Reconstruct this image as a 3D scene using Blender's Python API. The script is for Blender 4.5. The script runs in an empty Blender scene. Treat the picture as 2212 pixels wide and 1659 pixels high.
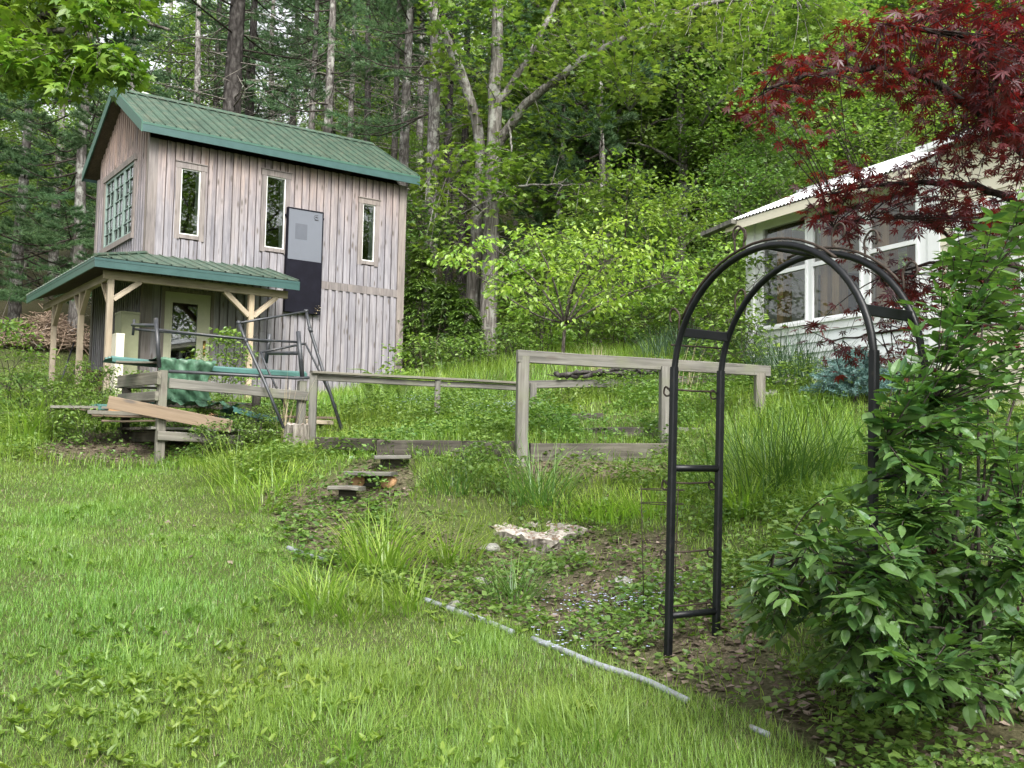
import bpy, math, random
import numpy as np
from mathutils import Vector, Matrix
SC = bpy.context.scene
COL = SC.collection
rng = np.random.default_rng(11)
random.seed(5)
EYE = 1.6
PITCH, ROLL, FPX = .067, .02, 2198.0          # focal length for a 2212 px wide picture
# ------------------------------------------------------------------ camera
cam = bpy.data.cameras.new('camera')
cam.sensor_width = 36
cam.lens = 36 * FPX / 2212
cam.clip_end = 900
co = bpy.data.objects.new('camera', cam)
COL.objects.link(co)
cp, sp, cr, sr = math.cos(PITCH), math.sin(PITCH), math.cos(ROLL), math.sin(ROLL)
fwd = Vector((0, cp, sp)); up0 = Vector((0, -sp, cp)); rt0 = Vector((1, 0, 0))
rt = rt0 * cr + up0 * sr
up = up0 * cr - rt0 * sr
co.matrix_world = Matrix(((rt.x, up.x, -fwd.x, 0), (rt.y, up.y, -fwd.y, 0), (rt.z, up.z, -fwd.z, EYE), (0, 0, 0, 1)))
SC.camera = co
# ------------------------------------------------------------------ world, sun, exposure
SUN_DIR = Vector((.25, -.76, .74)).normalized()
w = bpy.data.worlds.new('World'); SC.world = w; w.use_nodes = True
nt = w.node_tree; nt.nodes.clear()
sky = nt.nodes.new('ShaderNodeTexSky'); sky.sky_type = 'NISHITA'; sky.sun_disc = False
sky.sun_elevation = math.asin(SUN_DIR.z); sky.sun_rotation = math.atan2(SUN_DIR.x, SUN_DIR.y)
sky.air_density = 1.0; sky.dust_density = 4.0; sky.ozone_density = 1.0
hs = nt.nodes.new('ShaderNodeHueSaturation'); hs.inputs['Saturation'].default_value = .12
bg = nt.nodes.new('ShaderNodeBackground'); bg.inputs['Strength'].default_value = .15
wo = nt.nodes.new('ShaderNodeOutputWorld')
nt.links.new(sky.outputs[0], hs.inputs['Color']); nt.links.new(hs.outputs[0], bg.inputs[0]); nt.links.new(bg.outputs[0], wo.inputs[0])
sl = bpy.data.lights.new('sun', 'SUN'); sl.energy = 1.5; sl.angle = math.radians(25); sl.color = (1, .95, .86)
so = bpy.data.objects.new('sun', sl); COL.objects.link(so)
so.rotation_euler = SUN_DIR.to_track_quat('Z', 'Y').to_euler()
SC.view_settings.view_transform = 'Standard'; SC.view_settings.look = 'None'
SC.view_settings.exposure = 1.6; SC.view_settings.gamma = 1.0; SC.view_settings.use_curve_mapping = False
SC.render.engine = 'CYCLES'
SC.cycles.max_bounces = 7; SC.cycles.diffuse_bounces = 3; SC.cycles.glossy_bounces = 3
SC.cycles.transmission_bounces = 4; SC.cycles.transparent_max_bounces = 8
SC.cycles.use_denoising = True; SC.cycles.caustics_reflective = False; SC.cycles.caustics_refractive = False

# ------------------------------------------------------------------ survey helpers (bearings read off the photograph, turned into metres)
def ray(px, py):
    u2, v2 = px - 1106, py - 829.5
    u = u2 * cr + v2 * sr; v = -u2 * sr + v2 * cr
    x, z = u / FPX, -v / FPX
    y = cp - sp * z
    return np.array([x / y, 1.0, (sp + cp * z) / y])
def at(px, py, d):
    r = ray(px, py) * d
    return np.array([r[0], r[1], r[2] + EYE])
# ------------------------------------------------------------------ terrain as a smooth surface through surveyed heights
BTH = .622; BD1 = np.array([math.cos(BTH), math.sin(BTH)]); BD2 = np.array([-math.sin(BTH), math.cos(BTH)]); BC = np.array([-6.883, 18.85])
ctrl = []
for px, py, d in [(1106,1659,3.9),(300,1659,3.9),(1900,1659,3.9),(-300,1659,3.9),(2500,1659,3.9),(1443,1420,5.28),(1880,1567,4.27),
                  (1160,1195,7.8),(800,1300,6.3),(345,1000,11),(60,960,11.5),(100,1200,7),(750,1062,9.0),(640,1000,10),(677,950,11.5),
                  (945,905,12.2),(1150,895,12.8),(1120,1022,9.12),(1080,1055,8.75),(1300,1030,9.3),(1410,1022,9.65),(1000,1020,9.15),(880,1010,9.3),(1250,962,9.9),(1000,955,9.9),(1437,965,10.0),(1640,893,10.7),(1620,800,13.4),
                  (1850,850,10.5),(1670,1010,8.6),(1900,1100,6.5),(2300,1150,6.5),(20,850,18),(80,757,27),(1300,920,10.9),(2150,860,10.0),
                  (1215,775,16),(1300,870,12.4),(-250,1000,10.5)]:
    ctrl.append(at(px, py, d))
for a, b, z in [(0,0,.8),(5.44,0,.85),(-1.25,-1.5,.74),(5.5,3.8,1.3),(0,3.8,1.2),(-1.4,3.8,1.1),(2.5,-1.5,.72)]:
    q = BC + a * BD1 + b * BD2
    ctrl.append(np.array([q[0], q[1], z + EYE]))
for x, y, z in [(0,0,-1.6),(-6,0,-1.75),(6,0,-1.5),(0,-12,-2.2),(-25,-12,-2.5),(25,-12,-1.8),(0,30,3.3),(-15,34,4.6),(15,30,5.2),(0,45,8.5),
                (-32,45,7.5),(32,45,12),(0,80,22),(-55,80,17),(55,80,30),(12,20,2.8),(-26,20,1.0),(-26,8,-.5),(26,8,1.4),(0,130,42),(-90,130,36),(90,130,50),
                (-60,20,1),(60,20,4),(-60,-30,-4),(60,-30,-3),(0,-60,-6)]:
    ctrl.append(np.array([x, y, z + EYE]))
ctrl = np.array(ctrl)
def _U(r2): return np.where(r2 > 1e-9, r2 * np.log(np.maximum(r2, 1e-9)), 0)
_n = len(ctrl); _S = 20.0
_P = ctrl[:, :2] / _S
_K = _U(((_P[:, None] - _P[None]) ** 2).sum(-1)) + np.eye(_n) * 2e-4
_A = np.zeros((_n + 3, _n + 3)); _A[:_n, :_n] = _K; _A[:_n, _n] = 1; _A[:_n, _n + 1:] = _P; _A[_n, :_n] = 1; _A[_n + 1:, :_n] = _P.T
_W = np.linalg.solve(_A, np.concatenate([ctrl[:, 2], np.zeros(3)]))
def gz(x, y):
    x = np.atleast_1d(np.asarray(x, float)); y = np.atleast_1d(np.asarray(y, float))
    sh = x.shape; x = x.ravel() / _S; y = y.ravel() / _S
    out = np.empty(len(x))
    for i in range(0, len(x), 20000):
        X = x[i:i + 20000]; Y = y[i:i + 20000]
        r2 = (X[:, None] - _P[None, :, 0]) ** 2 + (Y[:, None] - _P[None, :, 1]) ** 2
        out[i:i + 20000] = _U(r2) @ _W[:_n] + _W[_n] + _W[_n + 1] * X + _W[_n + 2] * Y
    X = x * _S; Y = y * _S
    out += .018 * np.sin(2.1 * X + 1.3 * Y) + .015 * np.sin(3.7 * Y - 1.9 * X + 1) + .02 * np.sin(.9 * X - .7 * Y + 2)
    return out.reshape(sh)
def g1(x, y): return float(gz(x, y)[0])
_ds = np.concatenate([np.linspace(2.2, 14, 500), np.linspace(14.02, 90, 900)])
def gp(px, py):                                  # where the line of sight meets the ground
    r = ray(px, py)
    z = r[2] * _ds + EYE
    h = gz(r[0] * _ds, _ds)
    k = np.argmax(z < h)
    d = _ds[k] if z[k] < h[k] else 60.0
    return np.array([r[0] * d, d, g1(r[0] * d, d)])
def gat(px, d):                                  # ground point under a bearing at distance d
    x = ray(px, 900)[0] * d
    return np.array([x, d, g1(x, d)])
# ------------------------------------------------------------------ mesh helpers
class Buf:
    def __init__(s): s.v = []; s.t = []; s.q = []; s.tm = []; s.qm = []; s.n = 0
    def add(s, v, t=None, q=None, m=0):
        v = np.asarray(v, float).reshape(-1, 3); s.v.append(v)
        if t is not None and len(t): t = np.asarray(t, np.int64).reshape(-1, 3); s.t.append(t + s.n); s.tm.append(np.full(len(t), m))
        if q is not None and len(q): q = np.asarray(q, np.int64).reshape(-1, 4); s.q.append(q + s.n); s.qm.append(np.full(len(q), m))
        s.n += len(v)
        return s
    def mesh(s, name, mats, smooth=False):
        me = bpy.data.meshes.new(name)
        V = np.concatenate(s.v) if s.v else np.zeros((0, 3))
        T = np.concatenate(s.t) if s.t else np.zeros((0, 3), np.int64)
        Q = np.concatenate(s.q) if s.q else np.zeros((0, 4), np.int64)
        me.vertices.add(len(V)); me.vertices.foreach_set('co', V.astype(np.float32).ravel())
        nl = len(T) * 3 + len(Q) * 4
        me.loops.add(nl); me.polygons.add(len(T) + len(Q))
        me.loops.foreach_set('vertex_index', np.concatenate([T.ravel(), Q.ravel()]).astype(np.int32))
        ls = np.concatenate([np.arange(len(T)) * 3, len(T) * 3 + np.arange(len(Q)) * 4]).astype(np.int32)
        me.polygons.foreach_set('loop_start', ls)
        mi = np.concatenate((s.tm or [np.zeros(0)]) + (s.qm or [np.zeros(0)])).astype(np.int32)
        me.polygons.foreach_set('material_index', mi)
        me.polygons.foreach_set('use_smooth', np.full(len(mi), bool(smooth)))
        for m in (mats if isinstance(mats, (list, tuple)) else [mats]): me.materials.append(m)
        me.update(calc_edges=True); me.validate()
        return me
WM = {}
def link(name, me, parent=None, local=None, world=None):
    o = bpy.data.objects.new(name, me); COL.objects.link(o)
    pw = Matrix.Identity(4)
    if parent is not None: o.parent = parent; pw = WM[parent.name]
    M = local if local is not None else (pw.inverted() @ world if world is not None else Matrix.Identity(4))
    o.matrix_basis = M
    WM[o.name] = pw @ M
    return o
def tag(o, label=None, cat=None, group=None, kind=None):
    if label: o['label'] = label
    if cat: o['category'] = cat
    if group: o['group'] = group
    if kind: o['kind'] = kind
    return o
def thing(name, label, cat, loc=(0, 0, 0), rz=0.0, group=None):
    o = link(name, None, local=Matrix.Translation(Vector(loc)) @ Matrix.Rotation(rz, 4, 'Z'))
    o.empty_display_size = .2
    return tag(o, label, cat, group)
def copy_tree(src, parent=None):
    c = src.copy(); COL.objects.link(c)
    if parent is not None: c.parent = parent
    for ch in src.children: copy_tree(ch, c)
    return c
BQ = np.array([[0,1,2,3],[7,6,5,4],[0,4,5,1],[1,5,6,2],[2,6,7,3],[3,7,4,0]])[:, ::-1]
def boxv(x0, x1, y0, y1, z0, z1):
    return np.array([[x0,y0,z0],[x1,y0,z0],[x1,y1,z0],[x0,y1,z0],[x0,y0,z1],[x1,y0,z1],[x1,y1,z1],[x0,y1,z1]], float)
def addbox(b, x0, x1, y0, y1, z0, z1, m=0): return b.add(boxv(x0, x1, y0, y1, z0, z1), q=BQ, m=m)
def box(name, mat, parent, x0, x1, y0, y1, z0, z1):
    return link(name, addbox(Buf(), x0, x1, y0, y1, z0, z1).mesh(name, mat), parent)
def hexa(b, v8, m=0): return b.add(v8, q=BQ, m=m)
def beam_buf(L, w_, h, ch=.006, wob=0.0, seg=1, r=None):
    # chamfered timber along +Z, 8-sided section, a little crooked when wob > 0
    a, c_ = w_ / 2, h / 2
    sec = np.array([[-a+ch,-c_],[a-ch,-c_],[a,-c_+ch],[a,c_-ch],[a-ch,c_],[-a+ch,c_],[-a,c_-ch],[-a,-c_+ch]])
    b = Buf(); rows = []
    r = r or rng
    for i in range(seg + 1):
        off = r.normal(0, wob, 2) if (wob and 0 < i < seg) else np.zeros(2)
        rows.append(np.column_stack([sec + off, np.full(8, L * i / seg)]))
    V = np.concatenate(rows)
    Q = [[i*8+k, i*8+(k+1)%8, (i+1)*8+(k+1)%8, (i+1)*8+k] for i in range(seg) for k in range(8)]
    n = seg * 8
    Q += [[7,6,1,0],[6,5,2,1],[5,4,3,2],[n,n+1,n+6,n+7],[n+1,n+2,n+5,n+6],[n+2,n+3,n+4,n+5]]
    return b.add(V, q=Q)
def frame_mat(p0, p1, roll=0.0):
    p0 = Vector(p0); z = (Vector(p1) - p0); L = z.length; z.normalize()
    x = Vector((0, 0, 1)).cross(z)
    if x.length < 1e-3: x = Vector((1, 0, 0))
    x.normalize(); y = z.cross(x)
    R = Matrix((x, y, z)).transposed() @ Matrix.Rotation(roll, 3, 'Z')
    return Matrix.Translation(p0) @ R.to_4x4(), L
def beam(name, mat, parent, p0, p1, w_, h, ch=.006, roll=0.0, wob=0.0, seg=1, facing=None):
    # w_ is the horizontal width, h the height of the section (for a lying beam)
    if facing is not None:
        roll = facing
    M, L = frame_mat(p0, p1, roll)
    return link(name, beam_buf(L, w_, h, ch, wob, seg).mesh(name, mat), parent, world=M)
def post(name, mat, parent, p, h, w_=.09, rz=0.0, lean=(0, 0), d_=None):
    p0 = Vector(p); M = Matrix.Translation(p0) @ Matrix.Rotation(rz, 4, 'Z') @ Matrix.Rotation(lean[0], 4, 'X') @ Matrix.Rotation(lean[1], 4, 'Y')
    return link(name, beam_buf(h, w_, d_ or w_, .006).mesh(name, mat), parent, world=M)
def tubev(pts, radii, sides=6, cap=True):
    P = np.asarray(pts, float); n = len(P); R = np.broadcast_to(np.asarray(radii, float), (n,))
    T = np.gradient(P, axis=0); T /= np.maximum(np.linalg.norm(T, axis=1, keepdims=True), 1e-9)
    ref = np.array([0, 0, 1.0]) if abs(T[0][2]) < .9 else np.array([1.0, 0, 0])
    V = []; x = np.cross(ref, T[0]); x /= np.linalg.norm(x)
    ang = np.arange(sides) * 2 * math.pi / sides
    for i in range(n):
        x = x - T[i] * (x @ T[i]); x /= max(np.linalg.norm(x), 1e-9); y = np.cross(T[i], x)
        V.append(P[i] + R[i] * (np.cos(ang)[:, None] * x + np.sin(ang)[:, None] * y))
    V = np.concatenate(V)
    Q = np.array([[i*sides+k, i*sides+(k+1)%sides, (i+1)*sides+(k+1)%sides, (i+1)*sides+k] for i in range(n-1) for k in range(sides)])
    Tr = None
    if cap:
        V = np.concatenate([V, P[:1], P[-1:]]); m = n * sides
        Tr = [[(k+1)%sides, k, m] for k in range(sides)] + [[(n-1)*sides+k, (n-1)*sides+(k+1)%sides, m+1] for k in range(sides)]
    return V, Tr, Q
def addtube(b, pts, radii, sides=6, cap=True, m=0):
    V, T, Q = tubev(pts, radii, sides, cap)
    return b.add(V, t=T, q=Q, m=m)
def tube(name, mat, parent, pts, radii, sides=8, smooth=True, world=True):
    b = addtube(Buf(), pts, radii, sides)
    me = b.mesh(name, mat, smooth)
    return link(name, me, parent, world=Matrix.Identity(4)) if world else link(name, me, parent)
def curve_pts(pts, n):
    P = np.asarray(pts, float)                    # Catmull-Rom through pts
    if len(P) < 3:
        t = np.linspace(0, 1, n)[:, None]; return P[0] * (1 - t) + P[-1] * t
    E = np.concatenate([[2 * P[0] - P[1]], P, [2 * P[-1] - P[-2]]])
    out = []
    for s in np.linspace(0, len(P) - 1 - 1e-6, n):
        i = int(s); t = s - i; a, b, c, d = E[i:i+4]
        out.append(.5 * ((2*b) + (c-a)*t + (2*a-5*b+4*c-d)*t*t + (3*b-a-3*c+d)*t**3))
    return np.array(out)
# ------------------------------------------------------------------ foliage helpers
def norm(v): return v / np.maximum(np.linalg.norm(v, axis=-1, keepdims=True), 1e-9)
def scatter(b, tv, tt, pos, dirs, nrm, scale, m=0):
    dirs = norm(dirs); side = norm(np.cross(dirs, nrm)); nn = np.cross(side, dirs)
    scale = np.broadcast_to(np.asarray(scale, float), (len(pos),))
    V = pos[:, None] + scale[:, None, None] * (tv[None, :, 0, None] * side[:, None] + tv[None, :, 1, None] * dirs[:, None] + tv[None, :, 2, None] * nn[:, None])
    k = len(tv)
    T = (np.arange(len(pos)) * k)[:, None, None] + tt[None]
    return b.add(V.reshape(-1, 3), t=T.reshape(-1, 3), m=m)
L_DIA = (np.array([[0,0,0],[-.27,.42,.07],[0,1,-.06],[.27,.42,.07]], float), np.array([[0,2,1],[0,3,2]]))
L_WIDE = (np.array([[0,0,0],[-.36,.4,.05],[0,1,-.1],[.36,.4,.05]], float), np.array([[0,2,1],[0,3,2]]))
def ovate(wd=.25, droop=.12, fold=.07, st=6):
    ys = np.linspace(0, 1, st + 1); wv = wd * np.sin(np.pi * ys ** .8) ** .9; wv[0] = wv[-1] = 0
    V = []; T = []
    for i, (y, ww) in enumerate(zip(ys, wv)):
        zc = -droop * y * y * 1.2 + .02 * math.sin(y * 9)
        V += [[-ww, y, zc + fold * ww / wd], [0, y, zc], [ww, y, zc + fold * ww / wd]]
    for i in range(st):
        a = i * 3; c_ = a + 3
        if i == 0: T += [[1, c_+1, c_], [1, c_+2, c_+1]]
        elif i == st - 1: T += [[a, a+1, c_+1], [a+1, a+2, c_+1]]
        else: T += [[a, a+1, c_+1], [a, c_+1, c_], [a+1, a+2, c_+2], [a+1, c_+2, c_+1]]
    return np.array(V, float), np.array(T)
L_OVA = ovate(.22, .12, .06)
L_OVB = ovate(.22, .25, .1)
L_OVC = ovate(.32, .05, .04)
L_OVS = ovate(.27, .2, .08, 3)
def palmate(lobes=((-118,.42),(-76,.72),(-37,.92),(0,1.0),(37,.92),(76,.72),(118,.42)), wd=.115, droop=.28):
    V = [[0, 0, 0]]; T = []
    for ang, ln in lobes:
        a = math.radians(ang); d = np.array([math.sin(a), math.cos(a)]); s = np.array([d[1], -d[0]])
        i = len(V)
        for p, z in ((d * ln * .45 - s * wd * (.5 + .5*ln), -.1*ln), (d * ln, -droop * ln * ln), (d * ln * .45 + s * wd * (.5 + .5*ln), -.1*ln)):
            V.append([p[0], p[1], z])
        T += [[0, i+1, i], [0, i+2, i+1]]
    return np.array(V, float), np.array(T)
L_PALM = palmate()
L_MAPLE = palmate(((-95,.5),(-45,.85),(0,1.0),(45,.85),(95,.5)), .2, .2)
def rand_dirs(n, r, flat=1.0):
    v = r.normal(0, 1, (n, 3)); v[:, 2] *= flat
    return norm(v)
def spray_leaves(b, centers, nper, rad, lsize, leaf, r, axis=None, flat=.25, tilt=.45, out=.7, droop=0.0, m=0, down=.0):
    """leaves round each centre in a loose, flattened layer"""
    C = np.repeat(centers, nper, axis=0); n = len(C)
    a = r.uniform(0, 2 * math.pi, n); q = rad * np.sqrt(r.uniform(0, 1, n))
    off = np.column_stack([np.cos(a) * q, np.sin(a) * q, r.normal(0, flat * rad, n) - droop * q * q / max(rad, 1e-6)])
    D = np.column_stack([np.cos(a), np.sin(a), r.normal(-down, .35, n)]) * out + rand_dirs(n, r) * (1 - out)
    N = np.column_stack([r.normal(0, tilt, n), r.normal(0, tilt, n), np.ones(n)])
    return scatter(b, leaf[0], leaf[1], C + off, D, N, lsize * r.uniform(.65, 1.25, n), m)
def needle_tufts(b, centers, axes, r, nper=26, L=.11, wd=.0045, spread=1.0, m=0):
    C = np.repeat(centers, nper, axis=0); A = np.repeat(norm(axes), nper, axis=0); n = len(C)
    D = norm(A * .8 + rand_dirs(n, r) * spread)
    S = norm(np.cross(D, rand_dirs(n, r)))
    Ln = L * r.uniform(.6, 1.15, n)
    C = C + A * r.uniform(-.05, .05, (n, 1))
    V = np.stack([C - S * wd, C + S * wd, C + D * Ln[:, None]], 1).reshape(-1, 3)
    return b.add(V, t=np.arange(n * 3).reshape(-1, 3), m=m)
def in_poly(P, x, y):
    P = np.asarray(P, float); x = np.asarray(x); y = np.asarray(y); c_ = np.zeros(x.shape, bool); j = len(P) - 1
    for i in range(len(P)):
        xi, yi = P[i]; xj, yj = P[j]
        c_ ^= ((yi > y) != (yj > y)) & (x < (xj - xi) * (y - yi) / (yj - yi + 1e-12) + xi); j = i
    return c_
def region(poly, n, dlo, dhi, r):
    """points spread through the volume seen through a polygon of bearings between two distances"""
    P = np.asarray(poly, float); lo, hi = P.min(0), P.max(0); out = []
    while len(out) < n:
        q = r.uniform(lo, hi, (n * 2, 2)); q = q[in_poly(P, q[:, 0], q[:, 1])]
        for x, y in q: out.append(at(x, y, r.uniform(dlo, dhi)))
    return np.array(out[:n])
# ------------------------------------------------------------------ materials
def newmat(name):
    m = bpy.data.materials.new(name); m.use_nodes = True; n = m.node_tree; n.nodes.clear()
    out = n.nodes.new('ShaderNodeOutputMaterial')
    return m, n, out
def N(n, t, **kw):
    x = n.nodes.new(t)
    for k, v in kw.items():
        if k in x.inputs.keys(): x.inputs[k].default_value = v
        else: setattr(x, k, v)
    return x
def ramp(n, stops, fac=None, interp='LINEAR'):
    x = n.nodes.new('ShaderNodeValToRGB'); cr_ = x.color_ramp; cr_.interpolation = interp
    while len(cr_.elements) < len(stops): cr_.elements.new(.5)
    for e, (p, c) in zip(cr_.elements, stops): e.position = p; e.color = (*c, 1) if len(c) == 3 else c
    if fac is not None: n.links.new(fac, x.inputs[0])
    return x
def mix(n, fac, a, b, blend='MIX'):
    x = n.nodes.new('ShaderNodeMix'); x.data_type = 'RGBA'; x.blend_type = blend
    for s, v in ((0, fac), (6, a), (7, b)):
        if hasattr(v, 'is_linked') or hasattr(v, 'links'): n.links.new(v, x.inputs[s])
        elif s == 0: x.inputs[s].default_value = v
        else: x.inputs[s].default_value = (*v, 1)
    return x.outputs[2]
def principled(n, out, rough=.6, spec=.4, metal=0.0):
    p = N(n, 'ShaderNodeBsdfPrincipled'); p.inputs['Roughness'].default_value = rough; p.inputs['Metallic'].default_value = metal
    p.inputs['Specular IOR Level'].default_value = spec
    n.links.new(p.outputs[0], out.inputs[0]); return p
def leaf_mat(name, A, B, trans=.42, gloss=.03, rough=.45, tboost=(1.15, 1.25, .6)):
    m, n, out = newmat(name)
    g = N(n, 'ShaderNodeNewGeometry'); oi = N(n, 'ShaderNodeObjectInfo')
    r = ramp(n, [(0, A), (.55, tuple((a+b)/2 for a, b in zip(A, B))), (1, B)], g.outputs['Random Per Island'])
    tc = N(n, 'ShaderNodeTexCoord'); nz = N(n, 'ShaderNodeTexNoise', Scale=1.5, Detail=4.0); n.links.new(tc.outputs['Object'], nz.inputs['Vector'])
    hsv = N(n, 'ShaderNodeHueSaturation'); n.links.new(r.outputs[0], hsv.inputs['Color'])
    mr = N(n, 'ShaderNodeMapRange'); mr.inputs[3].default_value = .64; mr.inputs[4].default_value = 1.34
    ad = N(n, 'ShaderNodeMath', operation='ADD'); n.links.new(nz.outputs[0], ad.inputs[0]); n.links.new(oi.outputs['Random'], ad.inputs[1])
    n.links.new(ad.outputs[0], mr.inputs[0]); mr.inputs[1].default_value = .3; mr.inputs[2].default_value = 1.7
    n.links.new(mr.outputs[0], hsv.inputs['Value'])
    nh = N(n, 'ShaderNodeTexNoise', Scale=.45, Detail=3.0); n.links.new(tc.outputs['Object'], nh.inputs['Vector'])
    hr = N(n, 'ShaderNodeMapRange'); hr.inputs[1].default_value = .35; hr.inputs[2].default_value = .65; hr.inputs[3].default_value = .485; hr.inputs[4].default_value = .515; n.links.new(nh.outputs[0], hr.inputs[0]); n.links.new(hr.outputs[0], hsv.inputs['Hue'])
    d = N(n, 'ShaderNodeBsdfDiffuse'); t = N(n, 'ShaderNodeBsdfTranslucent'); gl = N(n, 'ShaderNodeBsdfGlossy', Roughness=rough)
    gl.inputs['Color'].default_value = (.9, .95, 1, 1)
    n.links.new(hsv.outputs[0], d.inputs[0])
    n.links.new(mix(n, 1.0, hsv.outputs[0], tboost, 'MULTIPLY'), t.inputs[0])
    m1 = N(n, 'ShaderNodeMixShader'); m1.inputs[0].default_value = trans
    n.links.new(d.outputs[0], m1.inputs[1]); n.links.new(t.outputs[0], m1.inputs[2])
    m2 = N(n, 'ShaderNodeMixShader'); m2.inputs[0].default_value = gloss
    n.links.new(m1.outputs[0], m2.inputs[1]); n.links.new(gl.outputs[0], m2.inputs[2])
    n.links.new(m2.outputs[0], out.inputs[0]); return m
def wood_mat(name, stops, rough=.8, scale=1.0, knots=.6, low=None, zlo=2.6, zhi=5.2, top=None, bump=.25, moss=None, tone=.8):
    """grain runs along local Z; every object takes its own stretch of timber"""
    m, n, out = newmat(name); p = principled(n, out, rough, .25)
    tc = N(n, 'ShaderNodeTexCoord'); oi = N(n, 'ShaderNodeObjectInfo')
    mp = N(n, 'ShaderNodeMapping'); mp.inputs['Scale'].default_value = (38*scale, 38*scale, 1.6*scale)
    n.links.new(tc.outputs['Object'], mp.inputs[0])
    cb = N(n, 'ShaderNodeCombineXYZ')
    ml = N(n, 'ShaderNodeMath', operation='MULTIPLY'); ml.inputs[1].default_value = 61.7; n.links.new(oi.outputs['Random'], ml.inputs[0])
    for k in range(3): n.links.new(ml.outputs[0], cb.inputs[k])
    n.links.new(cb.outputs[0], mp.inputs['Location'])
    nz = N(n, 'ShaderNodeTexNoise', Scale=1.0, Detail=6.0, Roughness=.62, Distortion=.35); n.links.new(mp.outputs[0], nz.inputs['Vector'])
    r = ramp(n, stops, nz.outputs[0])
    col = r.outputs[0]
    # broad weather blotches
    mp2 = N(n, 'ShaderNodeMapping'); mp2.inputs['Scale'].default_value = (5, 5, 1.3); n.links.new(tc.outputs['Object'], mp2.inputs[0]); n.links.new(cb.outputs[0], mp2.inputs['Location'])
    n2 = N(n, 'ShaderNodeTexNoise', Scale=1.0, Detail=4.0, Roughness=.6); n.links.new(mp2.outputs[0], n2.inputs['Vector'])
    rb = ramp(n, [(.3, (.62, .62, .64)), (.55, (1, 1, 1)), (.75, (1.0, .95, .9))], n2.outputs[0])
    col = mix(n, .75, col, rb.outputs[0], 'MULTIPLY')
    rv = ramp(n, [(0, (.74, .74, .77)), (.5, (.95, .95, .97)), (1, (1, .95, .88))], oi.outputs['Random'])
    col = mix(n, tone, col, rv.outputs[0], 'MULTIPLY')
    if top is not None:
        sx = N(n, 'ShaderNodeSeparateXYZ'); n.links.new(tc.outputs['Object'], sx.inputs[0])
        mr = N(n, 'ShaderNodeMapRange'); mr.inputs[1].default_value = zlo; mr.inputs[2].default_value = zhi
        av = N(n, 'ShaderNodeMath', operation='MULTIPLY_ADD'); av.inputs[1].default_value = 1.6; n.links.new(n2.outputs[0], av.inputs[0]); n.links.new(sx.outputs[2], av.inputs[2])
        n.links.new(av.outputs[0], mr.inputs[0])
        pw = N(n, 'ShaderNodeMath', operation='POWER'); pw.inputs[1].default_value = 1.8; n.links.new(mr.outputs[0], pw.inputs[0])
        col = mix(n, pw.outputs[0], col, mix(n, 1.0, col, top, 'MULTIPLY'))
    if knots > 0:
        mp3 = N(n, 'ShaderNodeMapping'); mp3.inputs['Scale'].default_value = (9, 9, 2.6); n.links.new(tc.outputs['Object'], mp3.inputs[0]); n.links.new(cb.outputs[0], mp3.inputs['Location'])
        vo = N(n, 'ShaderNodeTexVoronoi', Scale=1.0); n.links.new(mp3.outputs[0], vo.inputs['Vector'])
        rk = ramp(n, [(.0, (1, 1, 1)), (.1, (.9, .9, .9)), (.24, (0, 0, 0))], vo.outputs['Distance'])
        km = N(n, 'ShaderNodeMath', operation='MULTIPLY'); km.inputs[1].default_value = knots; n.links.new(rk.outputs[0], km.inputs[0])
        col = mix(n, km.outputs[0], col, (.1, .085, .075))
    if moss is not None:
        n4 = N(n, 'ShaderNodeTexNoise', Scale=3.0, Detail=5.0); n.links.new(tc.outputs['Object'], n4.inputs['Vector'])
        rm = ramp(n, [(.5, (0, 0, 0)), (.68, (1, 1, 1))], n4.outputs[0]); col = mix(n, rm.outputs[0], col, moss)
    n.links.new(col, p.inputs['Base Color'])
    bp = N(n, 'ShaderNodeBump', Strength=bump, Distance=.01); n.links.new(nz.outputs[0], bp.inputs['Height']); n.links.new(bp.outputs[0], p.inputs['Normal'])
    return m
def plain(name, col, rough=.5, spec=.4, metal=0.0, var=.12, scale=6.0, bump=0.0, dirt=None, dirts=(.55, .75)):
    m, n, out = newmat(name); p = principled(n, out, rough, spec, metal)
    tc = N(n, 'ShaderNodeTexCoord'); nz = N(n, 'ShaderNodeTexNoise', Scale=scale, Detail=5.0, Roughness=.65); n.links.new(tc.outputs['Object'], nz.inputs['Vector'])
    lo = tuple(c * (1 - var * 1.6) for c in col); hi = tuple(min(1, c * (1 + var)) for c in col)
    c_ = ramp(n, [(.3, lo), (.7, hi)], nz.outputs[0]).outputs[0]
    if dirt is not None:
        n2 = N(n, 'ShaderNodeTexNoise', Scale=scale * 2.7, Detail=6.0, Roughness=.7); n.links.new(tc.outputs['Object'], n2.inputs['Vector'])
        c_ = mix(n, ramp(n, [(dirts[0], (0,0,0)), (dirts[1], (1,1,1))], n2.outputs[0]).outputs[0], c_, dirt)
    n.links.new(c_, p.inputs['Base Color'])
    rr = N(n, 'ShaderNodeMapRange'); rr.inputs[3].default_value = max(0, rough - .12); rr.inputs[4].default_value = min(1, rough + .12)
    n.links.new(nz.outputs[0], rr.inputs[0]); n.links.new(rr.outputs[0], p.inputs['Roughness'])
    if bump:
        bp = N(n, 'ShaderNodeBump', Strength=bump, Distance=.01); n.links.new(nz.outputs[0], bp.inputs['Height']); n.links.new(bp.outputs[0], p.inputs['Normal'])
    return m
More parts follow.
